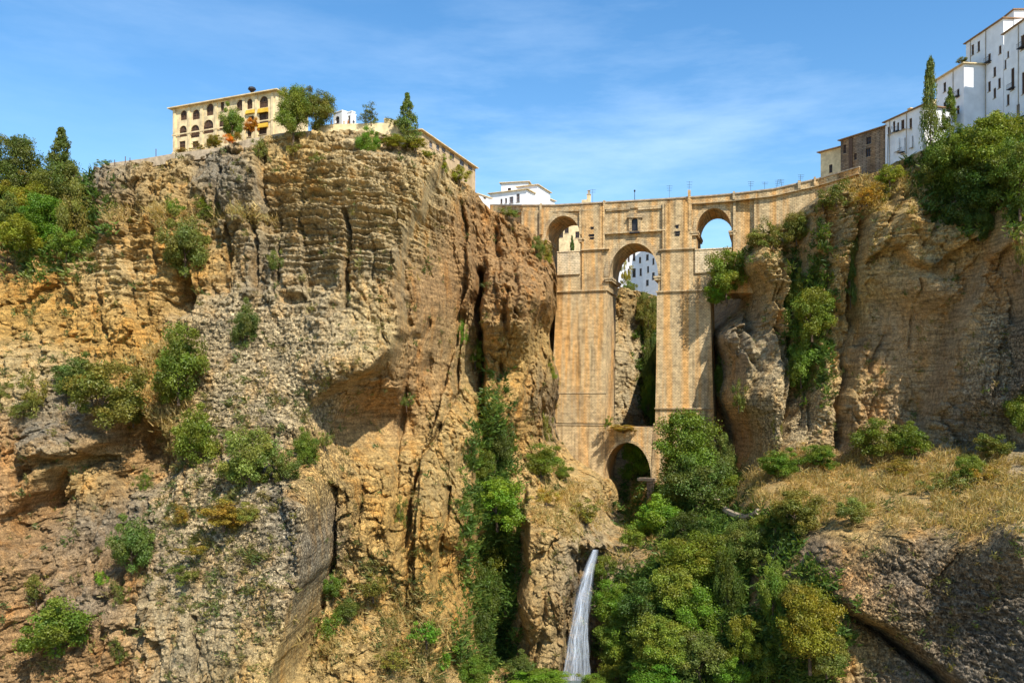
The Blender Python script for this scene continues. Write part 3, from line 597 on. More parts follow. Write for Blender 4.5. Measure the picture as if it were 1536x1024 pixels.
# ------------------------------------------------------------------ small things along the bridge
def lamp(u, hpx, label, Yk=None):
    Yk = Yk or float(np.interp(u, [p_[0] for p_ in PTS], [p_[1] for p_ in PTS]))+2
    b = P(u, top(u)+6, Yk); hh = (hpx+6)*Yk/FPX
    r_ = empty('street_lamp', b, label, 'street lamp'); m = MB(); m.tube([b, b+Vector((0, 0, hh-.6))], [.11, .07]); m.build('pole', M['iron'], r_)
    m = MB(); c = b+Vector((0, 0, hh-.6)); m.tube([c, c+Vector((0, 0, .15)), c+Vector((0, 0, .55)), c+Vector((0, 0, .75))], [.12, .2, .3, .03], 8); m.build('lantern', M['iron'], r_)
lamp(952, 15, 'dark street lamp standing above the central arch of the bridge')
def antenna(u, v0, v1, arms, label, Yk, lean=0, grp=None):
    b = P(u, v0, Yk); t_ = P(u+lean, v1, Yk); r_ = empty('antenna', b, label, 'antenna', grp); m = MB(); m.tube([b, t_], .05, 4)
    m.build('mast', M['iron'], r_); m = MB()
    for j in range(arms):
        c = b.lerp(t_, .95-.12*j); m.tube([c-Vector((.9-.12*j, .3, 0)), c+Vector((.9-.12*j, -.3, 0))], .035, 4)
    m.build('crossbars', M['iron'], r_)
for k_, (u, v1, ar, ln) in enumerate(((889, 284, 2, 0), (1004, 278, 3, 0), (1033, 272, 3, 1), (1126, 272, 3, 0), (1147, 273, 2, 0), (1163, 270, 4, 4), (1174, 269, 4, -3), (1200, 262, 3, 1))):
    antenna(u, top(u)+9, v1, ar, ['thin aerial right of the stone finial on the bridge', 'thin aerial between the lamp and the balustrade lump', 'aerial rising from the stone lump on the parapet', 'aerial above the wall right of the right arch',
      'short aerial with two bars beyond the right arch', 'bushy aerial of many bars leaning right over the parapet', 'bushy aerial of many bars leaning left over the parapet', 'aerial by the parapet joint where the wall starts to climb'][k_], float(np.interp(u, [p_[0] for p_ in PTS], [p_[1] for p_ in PTS]))+4, ln, 'thin aerials behind the bridge parapet')
b = P(881, 306, 247); r_ = empty('stone_finial', b, 'small pale stone finial standing behind the parapet left of the centre', 'finial')
f0 = Frame(b, b+BF.a); m = MB(); m.box(f0, -1.7, 0, -.2, 1, b.z, b.z+1.3); m.box(f0, -.1, .9, -.2, .8, b.z, b.z+2.7); m.build('plinth', M['cream'], r_)
m = MB(); m.box(f0, -.2, 1.0, -.3, .9, b.z+2.7, b.z+2.9); m.box(f0, .1, .7, 0, .6, b.z+2.9, b.z+3.9); m.box(f0, 0, .8, -.1, .7, b.z+3.9, b.z+4.05); m.build('cap', M['stone'], r_)

# ------------------------------------------------------------------ buildings
def building(name, label, u0, Y0, u1, Y1, vt, vb, wall, depth, wins, roof='tile', eave=.5, arched=(), cat='building', ret=None, doors=(), corn=None, grp=None, panemat='glass', slope=.22, flat=False, fr_mat=None):
    """vt: photo row of the eaves at u0; facade from (u0,Y0) to (u1,Y1); wins: (u,v,w,h[,arch]) in photo units"""
    fr = frame(u0, Y0, u1, Y1); zt = fr.sz(u0, vt)[1]; zb = min(fr.sz(u0, vb)[1], fr.sz(u1, vb)[1]); L = fr.L
    root = empty(name, fr.p(L/2, 0, zb), label, cat, grp)
    holes = []; panes = []
    for w in wins:
        u, v, ww, hh = w[:4]; ar = len(w) > 4
        s0, z1 = fr.sz(u-ww/2, v-hh/2); s1, z0 = fr.sz(u+ww/2, v+hh/2)
        s0 = max(s0, .15); s1 = min(s1, L-.15); z1 = min(z1, zt-.2); z0 = max(z0, zb+.1)
        if s1-s0 < .1: continue
        if ar:
            r = (s1-s0)/2; k = 8; zc = max(z1-r, z0+.05); lp = [(s0, z0), (s1, z0)]+[((s0+s1)/2+r*math.cos(math.pi*j/k), zc+(z1-zc)*math.sin(math.pi*j/k)) for j in range(k+1)]
        else: lp = [(s0, z0), (s1, z0), (s1, z1), (s0, z1)]
        holes.append(lp); panes.append((s0, s1, z0, z1, ar))
    m = MB(); m.slab(fr, [(0, zb), (L, zb), (L, zt), (0, zt)], holes, 0, .5)
    m.box(fr, 0, L, .503, depth, zb, zt-.003); m.build('wall', wall, root)
    for s0, s1, z0, z1, ar in panes:
        m = MB(); m.box(fr, s0+.02, s1-.02, .28, .34, z0+.02, z1-.02) if not ar else m.slab(fr, [(a*.98+(s0+s1)/2*.02, b_) for a, b_ in holes[panes.index((s0, s1, z0, z1, ar))]], [], .28, .34)
        wo_ = m.build('window', M[panemat], root)
        m = MB(); fw = .1; mid = (s0+s1)/2
        m.box(fr, s0, s0+fw, .16, .27, z0, z1-(.4 if ar else 0)); m.box(fr, s1-fw, s1, .16, .27, z0, z1-(.4 if ar else 0)); m.box(fr, mid-.05, mid+.05, .16, .27, z0, z1); m.box(fr, s0+fw+.002, s1-fw-.002, .17, .26, (z0+z1)/2-.04, (z0+z1)/2+.04)
        m.build('frame', fr_mat or M['wood'], wo_)
        if not ar:
            m = MB(); m.box(fr, s0-.12, s1+.12, -.12, .15, z0-.14, z0-.003); m.build('sill', M['stone'], wo_)
    e = eave; h = slope*depth/2
    m = MB(); m.box(fr, -e, L+e, -e, depth+e, zt, zt+.22); m.build('cornice', corn or M['tile'], root)
    if not flat:
        m = MB(); a = [fr.p(-e, -e, zt+.225), fr.p(L+e, -e, zt+.225), fr.p(L+e, depth+e, zt+.225), fr.p(-e, depth+e, zt+.225)]
        r0 = fr.p(depth*.35, depth/2, zt+.225+h); r1 = fr.p(L-depth*.35, depth/2, zt+.225+h)
        if L < depth*.8: r0 = r1 = fr.p(L/2, depth/2, zt+.225+h)
        m.v = [tuple(x) for x in a+[r0, r1]]; m.f = [(0, 1, 5, 4), (1, 2, 5), (2, 3, 4, 5), (3, 0, 4), (3, 2, 1, 0)]; m.build('roof', M[roof], root)
    return fr, root, zt, zb
# arcaded hotel on the left rim
wins = [(275.5,173,9.5,13,1),(294,172,11,13,1),(315,164,10.5,17,1),(333.5,160,5,13),(360,158,10,15,1),(374.5,156,8,14,1),(395.5,153,13,15,1),
        (274.5,197,11,15,1),(292.5,197,13,17,1),(312.5,190,15,18,1),(333,187,9,14,1),(356,184,12,16),(377,181,8,12),(395.5,177,14,17),(273.5,218,9,11),(293,216.5,9,8),(314,213,9,9),(345,208,8,9),(374,199,6,12),(394,196,12,9)]
fr, root, zt, zb = building('arcaded_hotel', 'cream arcaded hotel with yellow awnings on the left rim of the cliff', 259, 203, 414, 191, 164, 238, M['cream'], 12, wins, 'tile', .9, panemat='bglass', corn=M['cream'], cat='hotel', slope=.12)
for u, v, w, h in ((376,168,13,4),(395,166,15,4.5),(377,190,12,5),(395,188.5,15,4.5)):
    s0, z1 = fr.sz(u-w/2, v-h/2); s1, z0 = fr.sz(u+w/2, v+h/2); m = MB(); m.hexa([fr.p(s0, -.5, z0), fr.p(s1, -.5, z0), fr.p(s1, -.03, z0), fr.p(s0, -.03, z0), fr.p(s0, -.12, z1), fr.p(s1, -.12, z1), fr.p(s1, -.03, z1), fr.p(s0, -.03, z1)]); m.build('awning', M['yellow'], root)
for u in (262.5, 284, 303, 324.5, 341, 366, 385, 409):
    s_, _ = fr.sz(u, 190); m = MB(); m.box(fr, s_-.35, s_+.35, -.22, -.005, zb, zt-.3); m.build('pilaster', M['cream'], root)
for a, b_, dz in ((0, fr.L, 8.9), (0, fr.L, 4.6)):
    m = MB(); m.box(fr, a, b_, -.3, -.226, zb+dz, zb+dz+.3); m.build('string_course', M['cream'], root)
m = MB(); c = fr.p(fr.L*.71, 2.5, zt); m.tube([c, c+Vector((0, 0, 1.2))], [.75, .6], 8); m.build('chimney', M['cream'], root)
m = MB(); c = c+Vector((0, 0, 1.2)); m.tube([c, c+Vector((0, 0, .7)), c+Vector((0, 0, 1.2)), c+Vector((0, 0, 1.25)), c+Vector((0, 0, 1.7)), c+Vector((0, 0, 2.0))], [.25, .35, .85, .95, .8, .1], 10); ch = m.build('chimney_cowl', M['iron'], root)
# long tan building descending to the right, behind the prow
wins = [(646.5,217,5,13),(657,221,5,13),(665.5,224,6,13),(678,233,7,18),(693,242,7,19),(705.5,248,7,19)]
building('parador_building', 'long tan building with grey shutters descending behind the cliff edge', 631, 191, 713, 222, 196, 290, M['tan'], 9, wins, 'tile', .7, panemat='shutter', fr_mat=M['shutter'], corn=M['cream'], slope=.1)
# white houses beyond the left end of the bridge
wh = M['white']
building('white_house', 'low white house with shuttered windows above the left bridge end', 735, 285, 790, 279, 291, 330, wh, 9, [(752,302,3,7),(759,301,3,7),(767,300,6,9),(777,297,5,12)], 'tile', .7, panemat='shutter', corn=M['cream'])
building('white_house', 'taller white house block with double tall window beyond the bridge', 776, 287, 806, 284, 281, 330, wh, 12, [(786,293,6,14),(795,293,6,14)], 'tile', .6, panemat='shutter', corn=M['cream'])
building('white_house', 'white house with roof terrace at the back of the group', 752, 310, 792, 308, 275, 320, wh, 14, [(764,285,5,6)], 'tile', .7, corn=M['cream'])
building('white_house', 'white house whose roof slopes down to the parapet', 806, 292, 832, 303, 291, 330, wh, 9, [(812,298,3,6)], 'tile', .6, corn=M['cream'])
building('white_house', 'small white annexe at the far left of the bridge parapet', 716, 262, 737, 268, 291, 320, wh, 6, [(727,296,4,5)], 'tile', .4, corn=M['cream'])
# through the left arch
building('white_house', 'white house seen through the left arch of the bridge', 826, 330, 884, 326, 322, 440, M['cream'], 12, [(850,345,6,9),(866,352,6,9),(842,352,5,8)], 'tile', .5)
# white blocks seen through the central arch
building('white_apartment_house', 'white balconied house seen through the central arch', 912, 400, 968, 394, 365, 470, wh, 14, [(943,388,3,9),(951,385,4,12),(960,390,3,9),(943,408,3,10),(951,409,5,13),(961,408,3,11),(950,430,4,10)], 'tile', .4)
building('white_apartment_house', 'bluish white tall house rightmost through the central arch', 964, 390, 1002, 372, 362, 470, wh, 14, [(971,386,4,8),(980,392,3,9),(972,404,3,9),(980,414,4,10),(971,424,4,8)], 'tile', .4)
# right rim
HS = []
building('cream_house', 'small cream house at the left end of the right hand row', 1231, 233, 1262, 228, 229, 310, M['cream'], 7, [(1246,253,5,11)], 'tile', .8)
M['rub'] = masonry('rubble_masonry', (.36,.27,.18), (.26,.19,.13), .45, .6, None)
fr, root, zt, zb = building('stone_house', 'weathered brown stone house with timber door column', 1261, 226, 1327, 214.5, 211, 300, M['rub'], 9, [(1303,211,7,9),(1302,229,7,11),(1283,235,4,9),(1267,224,4,12)], 'tile', .6)
s0, z1 = fr.sz(1274, 208); s1, z0 = fr.sz(1279, 255); m = MB(); m.box(fr, s0, s1, -.25, -.003, z0, z1); m.build('timber_panel', M['wood'], root)
HS.append((building('white_house', 'white house with brown shutters between stone house and cypress', 1328, 214.2, 1384, 202, 184, 290, wh, 10, [(1333,196,3,10),(1338,194,3,8),(1341,190,3.5,14),(1347,190,3,11),(1354,187,5,12),(1366,185,4,13),(1345,218,6,16),(1354,219,4.5,22),(1366,213,3.5,16)], 'tile', .6, panemat='wood'), (1335, 1360), ((.3,4),(.8,5)), ((1347,198,6),(1354,230,7))))
HS.append((building('white_house', 'white house with stepped roof between cypress and great white block', 1404, 215, 1446, 204, 122, 270, wh, 10, [(1417,131,4,12),(1437,140,4,10),(1437,165,4,10),(1417,160,4,11),(1427,150,4,10)], 'tile', .7, corn=M['cream']), (1430,), ((.4,4),), ((1437,146,6),)))
HS.append((building('white_mansion', 'great white mansion high on the right rim with four rows of windows', 1449, 212, 1505, 198, 66, 260, wh, 14, [(1459,75,3.8,13),(1468,70,3.8,13),(1459,111,4,17),(1470,105,4,17),(1452,152,5,11),(1461,150,4,13),(1484,88,4,12),(1484,130,4,13),(1492,108,4,12),(1492,140,4,13),(1470,150,4,13),(1500,75,4,10),(1499,125,4,13),(1455,182,4,10)], 'tile', .5, panemat='wood', slope=.12), (1479, 1456), ((.25,5),(.7,6)), ((1484,95,7),(1459,121,6))))
HS.append((building('white_mansion', 'nearest white mansion cut off by the right picture edge', 1506, 196, 1600, 175, 52, 260, wh, 14, [(1503+5,97,3,12),(1534,64,6,18),(1519,119,5,30),(1535,125,5,30),(1512,82,3,8),(1545,90,6,16),(1560,70,6,16),(1527,165,5,14),(1512,150,4,14)], 'tile', .5, panemat='wood', slope=.12), (1528,), ((.3,5),), ((1519,135,8),(1534,74,8))))
building('white_tower_room', 'white rooftop room standing on the great mansion', 1493, 206, 1521, 198, 38, 90, wh, 8, [(1495.5,58,4,14)], 'tile', .4, panemat='wood', slope=.15)
def extras(fr, root, zt, zb, pipes, chims, balc):
    for u in pipes:
        s_ = fr.sz(u, 200)[0]; m = MB(); m.tube([fr.p(s_, -.12, zb+2), fr.p(s_, -.12, zt-.1)], .09, 5); m.build('drainpipe', M['stone'], root)
    for f_, d_ in chims:
        m = MB(); c = fr.L*f_; m.box(fr, c-.45, c+.45, d_, d_+.9, zt, zt+2.6); m.box(fr, c-.6, c+.6, d_-.15, d_+1.05, zt+2.603, zt+2.8); m.build('chimney', M['cream'], root)
    for u, v, w in balc:
        s0, z = fr.sz(u-w/2, v); s1, _ = fr.sz(u+w/2, v); m = MB(); m.box(fr, s0, s1, -.9, -.003, z-.15, z)
        n_ = max(3, int((s1-s0)/.3))
        for j in range(n_+1): q_ = s0+(s1-s0)*j/n_; m.tube([fr.p(q_, -.86, z), fr.p(q_, -.86, z+1.)], .025, 4)
        m.tube([fr.p(s0, -.86, z+1), fr.p(s1, -.86, z+1)], .04, 4); m.build('balcony', M['iron'], root)
for (fr, root, zt, zb), pipes, chims, balc in HS: extras(fr, root, zt, zb, pipes, chims, balc)
# terrace structures on the left rim
building('white_kiosk', 'small white arched kiosk on the viewing terrace', 500, 190, 513, 188, 171, 196, wh, 4, [(506,182,6,13,1)], 'tile', .1, flat=True, corn=wh, cat='kiosk')
building('white_gate', 'square white gateway post beside the visitors on the terrace', 520, 189, 527.5, 188, 170, 196, wh, 1, [(523.5,181,3,14)], 'tile', .1, flat=True, corn=wh, cat='gateway')
tw = empty('terrace_wall', P(560, 196, 184), 'low pale stone wall along the viewing terrace on the rim', 'wall')
def rimwall(pts, h, mt, root, name, th=.5, dn=3):
    m = MB()
    for (u0, v0, Y0), (u1, v1, Y1) in zip(pts[:-1], pts[1:]):
        a = P(u0, v0, Y0); b_ = P(u1, v1, Y1); t_ = Vector((b_.x-a.x, b_.y-a.y, 0)).normalized(); nv = Vector((-t_.y, t_.x, 0))*th; H = Vector((0, 0, h)); D_ = Vector((0, 0, -dn))
        m.hexa([a+D_, b_+D_, b_+D_+nv, a+D_+nv, a+H, b_+H, b_+H+nv, a+H+nv])
    return m.build(name, mt, root)
rimwall([(468,196,186),(500,193,186),(545,192,186),(575,191,186),(606,198,186)], 1.0, M['cream'], tw, 'wall')
rimwall([(576,188,187),(607,193,186)], 1.6, M['cream'], tw, 'raised_wall')
t2 = empty('retaining_wall', P(300, 240, 186), 'long grey retaining wall running along the rim below the hotel', 'wall')
rimwall([(160,248,190),(215,241,189),(262,233,187),(330,224,185.5),(372,212,184),(420,203,184.5),(470,199,185)], .45, M['stone'], t2, 'wall', 1., 1.6)
for k_, (u, v) in enumerate(((188,238),(195,240),(234,232),(172,243))):
    b = P(u, v+6, 188.5); r_ = tag(MB(), None) if False else None
    m = MB(); m.tube([b, b+Vector((0, 0, 2.2 if k_ == 2 else 1.4))], .09, 5); o = m.build('fence_post', M['wood'])
    tag(o, ['short post second from left on the left rim path', 'short post third from left on the left rim path', 'tallest post nearest the hotel on the left rim path', 'short post farthest left on the rim path'][k_], 'post', 'posts along the left rim')
# people on the terrace
def person(u, v, Y, label, shirt, trous):
    b = P(u, v, Y); r_ = empty('person', b, label, 'person', 'visitors on the terrace'); rot = random.uniform(-1, 1)
    import bmesh
    me = bpy.data.meshes.new('body'); V_ = [(0,0,.95),(0,0,1.25),(0,0,1.45),(0,0,1.55),(0,.01,1.68),(.1,0,.9),(.11,.02,.5),(.12,0,.06),(.12,-.14,.03),(-.1,0,.9),(-.12,-.04,.5),(-.12,.03,.06),(-.12,-.11,.03),(.19,0,1.42),(.26,.02,1.15),(.24,-.1,.92),(-.19,0,1.42),(-.27,.02,1.15),(-.25,-.06,.92)]
    E = [(0,1),(1,2),(2,3),(3,4),(0,5),(5,6),(6,7),(7,8),(0,9),(9,10),(10,11),(11,12),(2,13),(13,14),(14,15),(2,16),(16,17),(17,18)]
    me.from_pydata(V_, E, []); o = bpy.data.objects.new('body', me); COL.objects.link(o); o.parent = r_
    md = o.modifiers.new('skin', 'SKIN'); sv = me.skin_vertices[0].data
    rad = [.15,.16,.15,.06,.11,.09,.065,.045,.04,.09,.065,.045,.04,.07,.05,.035,.07,.05,.035]
    for j, r0 in enumerate(rad): sv[j].radius = (r0, r0*.8); sv[j].use_root = (j == 0)
    o.modifiers.new('sub', 'SUBSURF').levels = 1; me.materials.append(shirt); r_.rotation_euler = (0, 0, rot)
    m = MB(); c = Vector((b.x, b.y, b.z)); m.tube([c+Vector((0, 0, .80)), c+Vector((0, 0, .98)), c+Vector((0, 0, 1.0))], [.19, .18, .1], 8); m.build('shorts', trous, r_)
    m = MB(); m.tube([c+Vector((0, .02, 1.66)), c+Vector((0, .02, 1.74)), c+Vector((0, .02, 1.81))], [.12, .115, .03], 8); m.build('hair', M['bark'], r_)
for k_, (u, cl) in enumerate(((503,'white'),(507.5,'iron'),(516,'tan'),(522,'orange'),(530.5,'iron'),(497,'shutter'))):
    person(u, 191.5, 187.2, ['person in white near the left side of the kiosk', 'person in dark clothes in front of the kiosk arch', 'person in tan between the kiosk and the gateway', 'person in orange in front of the gateway', 'person in dark clothes standing right of the gateway', 'person in grey farthest left of the visitors'][k_], M[cl], M['shutter'])

# ------------------------------------------------------------------ waterfall, channels and path
def watermat():
    m, t, b = mat('falling_water'); geo = nn(t, 'ShaderNodeNewGeometry')
    uvn = nn(t, 'ShaderNodeAttribute'); uvn.attribute_name = 'flow'
    n = noise(t, uvn.outputs['Vector'], 1.0, 7, .65, (34, 2.0, 9)); n2 = noise(t, uvn.outputs['Vector'], 1.0, 5, .7, (9, .8, 1)); n3 = noise(t, uvn.outputs['Vector'], 1., 4, .8, (60, 60, 30))
    sx = nn(t, 'ShaderNodeSeparateXYZ'); t.links.new(uvn.outputs['Vector'], sx.inputs[0])
    ed = ramp(t, [(0, 0), (.14, .7), (.36, 1.), (.55, .5), (.88, .3), (1., 0)], sx.outputs[0])
    a = mixc(t, ramp(t, [(.38, .0), (.54, .5), (.70, 1.)], n).outputs[0], ramp(t, [(.3, .35), (.6, 1.1)], n2).outputs[0], 1., 'MULTIPLY')
    a = mixc(t, a, ramp(t, [(.35, .6), (.6, 1.)], n3).outputs[0], 1., 'MULTIPLY')
    a = mixc(t, a, ed.outputs[0], 1., 'MULTIPLY')
    b.inputs['Base Color'].default_value = (.70, .78, .88, 1); b.inputs['Roughness'].default_value = .55; t.links.new(a, b.inputs['Alpha']); return m
M['water'] = watermat()
import colorsys
wf = [(825,893,11),(835,890,15),(850,885,19),(870,880,22),(900,874,26),(930,870,31),(960,867,36),(990,865,40),(1012,863,44),(1030,862,50)]
co = []; fl = []; ff = []; NU = 22; rows = 90
vv = np.array([w[0] for w in wf], float); uu = np.array([w[1] for w in wf], float); ww = np.array([w[2] for w in wf], float)
for lay in range(3):
    o_ = len(co)
    for j in range(rows+1):
        v = 824+(1034-824)*j/rows; uc = np.interp(v, vv, uu); w = np.interp(v, vv, ww)*(1-.12*lay)*(1+.16*float(pn(j*.09, lay*5., .5)))
        for i in range(NU+1):
            a = i/NU; uc_ = uc+1.5*float(pn(j*.07+9, lay*3., .2))*j/rows; Yw = 181-6.5*(1-math.exp(-j/rows*3)) - math.sin(math.pi*a)*(.9+.02*j)+lay*.45+.35*float(pn(a*6+lay*9, j*.05, .3))
            co.append(tuple(P(uc_+(a-.5)*w, v, Yw))); fl.append((a, j/rows*5+lay*3.3, lay*2.))
    for j in range(rows):
        for i in range(NU): k = o_+j*(NU+1)+i; ff.append((k, k+1, k+NU+2, k+NU+1))
for st_ in range(6):
    o_ = len(co); off = (-.75, -.6, .62, .8, .95, -.9)[st_]; j0 = (20, 45, 12, 30, 50, 62)[st_]; NS = rows-j0
    for j in range(NS+1):
        v = 824+210*(j+j0)/rows; uc = np.interp(v, vv, uu)+off*np.interp(v, vv, ww)*.5*(.8+.25*j/NS)+1.2*float(pn(j*.13, st_*3.3, .1)); w = 1.2+4.2*j/NS
        for i in range(5):
            a = i/4; co.append(tuple(P(uc+(a-.5)*w, v, 181-6.5*(1-math.exp(-(j+j0)/rows*3))-.9-.3*math.sin(math.pi*a)))); fl.append((.2+a*.35, (j+j0)/rows*5+st_*2.1, st_*5.))
    for j in range(NS):
        for i in range(4): k = o_+j*5+i; ff.append((k, k+1, k+6, k+5))
me = bpy.data.meshes.new('waterfall'); me.from_pydata(co, [], ff); at_ = me.attributes.new('flow', 'FLOAT_VECTOR', 'POINT'); at_.data.foreach_set('vector', np.array(fl, np.float32).ravel())
me.materials.append(M['water']); me.shade_smooth(); o = bpy.data.objects.new('waterfall', me); COL.objects.link(o); tag(o, kind='structure')
# splash pool
m = MB(); c = P(866, 1030, 168); n = 28
ring_ = [c+Vector((5*math.cos(2*math.pi*k/n)*(1+.1*math.sin(k*3)), 4*math.sin(2*math.pi*k/n), 0)) for k in range(n)]; m.v = [tuple(x) for x in ring_]+[tuple(x-Vector((0, 0, 1.5))) for x in ring_]; m.f = [tuple(range(n))]+[(k, (k+1) % n, n+(k+1) % n, n+k) for k in range(n)]
M['pool'] = flatmat('pool_water', (.10, .13, .12), .1, .3, 1, .3); tag(m.build('water', M['pool']), kind='structure')
def channel(name, pts, rad, label, cat, lift=1.3):
    P3 = []
    for u, v in pts:
        p_ = surf(u, v); P3.append(p_+Vector((0, -2.2, lift)))
    r_ = empty(name, P3[0], label, cat); m = MB(); m.tube(P3, rad, 7); m.build('kerb', M['stone'], r_); return r_
channel('stone_channel', [(1073,752),(1078,762),(1086,770),(1096,778),(1108,783),(1120,785),(1132,781),(1138,776)], .85, 'pale curved stone channel at the foot of the dry slope', 'channel')
lr = empty('stone_ledge', P(960, 720, 232), 'small broken stone ledge beneath the lower arch', 'ledge')
f0 = frame(945, 236, 984, 233); m = MB(); s0, z1 = f0.sz(958, 716); s1, _ = f0.sz(983, 716); m.box(f0, s0, s1, -1.5, 1, z1-.7, z1); m.build('slab', M['stone'], lr)
m = MB(); s0, z0 = f0.sz(954, 765); m.box(f0, s0+3.4, s0+5.4, -1.2, .8, z0, z1-.703); m.build('support', M['rub'], lr)

# ------------------------------------------------------------------ vegetation
def crown_mesh(name, nclump, leaves, leaf, shape='round', droop=.0, seed=0):
    r = np.random.default_rng(seed)
    if shape == 'round':
        c = r.normal(size=(nclump, 3)); c /= np.linalg.norm(c, axis=1)[:, None]; c *= (r.random((nclump, 1))**.40)*.86; c *= r.uniform(.8, 1.12, (nclump, 1))
        cr = r.uniform(.11, .34, nclump)*(1.15-.35*np.linalg.norm(c, axis=1))
    elif shape == 'column':
        z = r.random(nclump)**.85*1.9-.95; rad = (1-((z+1)/2)**1.7)*.9+.07; th = r.random(nclump)*6.283; q_ = np.sqrt(r.random(nclump))*rad*.8
        c = np.stack([q_*np.cos(th), q_*np.sin(th), z], 1); cr = .13+.20*rad
    elif shape == 'conifer':
        z = r.random(nclump)**1.15*1.9-.95; rad = (1-(z+1)/2)**.9; th = r.random(nclump)*6.283; q_ = (.35+.65*r.random(nclump))*rad*.9
        c = np.stack([q_*np.cos(th), q_*np.sin(th), z-.1*q_], 1); cr = .09+.12*rad
    else:                                       # airy tuft of upright stems
        c = r.normal(size=(nclump, 3))*np.array([.45, .4, .38]); cr = r.uniform(.14, .3, nclump)
    k = r.integers(0, nclump, leaves); d = r.normal(size=(leaves, 3)); d /= np.linalg.norm(d, axis=1)[:, None]
    rr = cr[k][:, None]*(.25+.95*r.random((leaves, 1))**.8)
    p = c[k]+d*rr*np.array([1, 1, .8]); 
    nr = d*.6+r.normal(size=(leaves, 3))*.55+np.array([0, -.1, .35]); nr /= np.linalg.norm(nr, axis=1)[:, None]
    a = np.cross(nr, r.normal(size=(leaves, 3))); a /= np.linalg.norm(a, axis=1)[:, None]; b = np.cross(nr, a)
    L = leaf*r.uniform(.6, 1.35, (leaves, 1)); Wd = L*.55
    v = np.stack([p-a*L, p-b*Wd, p+a*L, p+b*Wd], 1).reshape(-1, 3).astype(np.float32)
    f = np.arange(leaves*4).reshape(-1, 4)
    tone = (.72+.5*r.random(nclump))[k]*(.75+.5*r.random(leaves)); yel = (.85+.4*r.random(nclump))[k]
    col = np.stack([tone*yel, tone, tone*.9, np.ones(leaves)], 1).astype(np.float32)
    return leafmesh(name, v, f, np.repeat(col, 4, 0))
def leafmesh(name, v, f, col, mt='leaf'):
    me = bpy.data.meshes.new(name); me.vertices.add(len(v)); me.vertices.foreach_set('co', v.ravel())
    me.loops.add(f.size); me.polygons.add(len(f)); me.loops.foreach_set('vertex_index', f.ravel().astype(np.int32))
    n = f.shape[1]; me.polygons.foreach_set('loop_start', np.arange(0, f.size, n, dtype=np.int32)); me.polygons.foreach_set('loop_total', np.full(len(f), n, np.int32)); me.update(calc_edges=True)
    ca = me.color_attributes.new('Col', 'FLOAT_COLOR', 'POINT'); ca.data.foreach_set('color', col.ravel()); me.materials.append(M[mt]); return me
CR_M = {
 'bush': [crown_mesh('foliage', 30, 7000, .040, 'round', seed=s_) for s_ in (1, 2, 3)],
 'dense': [crown_mesh('foliage', 52, 15000, .033, 'round', seed=s_) for s_ in (4, 5, 6)],
 'tree': [crown_mesh('foliage', 95, 26000, .027, 'round', seed=s_) for s_ in (7, 8)],
 'airy': [crown_mesh('foliage', 30, 2600, .048, 'tuft', seed=s_) for s_ in (9, 10, 11)],
 'column': [crown_mesh('foliage', 90, 9000, .045, 'column', seed=12)],
 'conifer': [crown_mesh('foliage', 110, 8000, .040, 'conifer', seed=s_) for s_ in (13, 14)],
}
def stem_mesh(seed, tall):
    r = random.Random(seed); m = MB()
    b = Vector((0, 0, -1.25 if tall else -.95)); t_ = Vector((r.uniform(-.1, .1), r.uniform(-.1, .1), .35 if tall else .0)); m.tube([b, b.lerp(t_, .5)+Vector((r.uniform(-.04, .04), 0, 0)), t_], [.05, .035, .01], 6)
    for j in range(7):
        s_ = b.lerp(t_, .35+.08*j); a = r.uniform(0, 6.28); e_ = s_+Vector((.34*math.cos(a), .3*math.sin(a), .28+.15*r.random())); m.tube([s_, s_.lerp(e_, .5)+Vector((0, 0, -.04)), e_], [.022, .014, .004], 5)
    o = m.build('trunk', M['bark']); me = o.data; bpy.data.objects.remove(o); return me
STM = [stem_mesh(1, False), stem_mesh(2, True), stem_mesh(3, False)]
GREEN = {'g': (.085,.145,.025), 'd': (.045,.088,.020), 'y': (.13,.17,.025), 'o': (.17,.15,.035), 'b': (.075,.12,.035), 's': (.10,.135,.038), 'l': (.08,.185,.022), 'f': (.34,.16,.012)}
nplant = 0
def plant(name, kind, u, v, w, h, tint, label, Y=None, group=None, sink=.35, cat=None, stem='trunk'):
    """crown centred on (u,v), w x h photo units across; stands on the rock behind it"""
    global nplant; nplant += 1
    if Y is None:
        s_ = surf(u, v+h*.3); Yc = s_.y-.5*w*s_.y/FPX*(1-sink)
    else: Yc = Y
    if name == 'shrub' and group == G1 and kind != 'airy' and u < 480 and v > 300: w *= 1.16; h *= 1.1
    c = P(u, v, Yc); sx = w/2*Yc/FPX/.89; sz_ = h/2*Yc/FPX/.89
    if kind in ('airy',): sx *= 1.05; sz_ *= 1.1
    r_ = empty(name, c-Vector((0, 0, sz_*1.05)), label, cat or name.replace('_', ' ').split()[-1], group)
    me = CR_M[kind][nplant % len(CR_M[kind])]; o = bpy.data.objects.new('foliage', me); COL.objects.link(o); o.parent = r_; o.location = (0, 0, sz_*1.05)
    o.scale = (sx, (sx+min(sx, sz_))/2, sz_); o.rotation_euler = (0, 0, (nplant*2.399) % 6.283 if kind != 'x' else 0); g_ = GREEN[tint]; j = random.uniform(.85, 1.15); o.color = (g_[0]*j*1.8*random.uniform(.85, 1.15), g_[1]*j*1.46, g_[2]*j*.95, 1)
    o2 = bpy.data.objects.new(stem, STM[1 if kind in ('tree', 'conifer', 'column') else nplant % 2*2]); COL.objects.link(o2); o2.parent = r_; o2.location = (0, 0, sz_*1.05); o2.scale = (sx, sx, sz_)
    return r_
G1 = 'shrubs growing on the left cliff'; G2 = 'trees and shrubs filling the gorge'; G3 = 'shrubs growing on the right cliff'; G4 = 'trees on the rim'
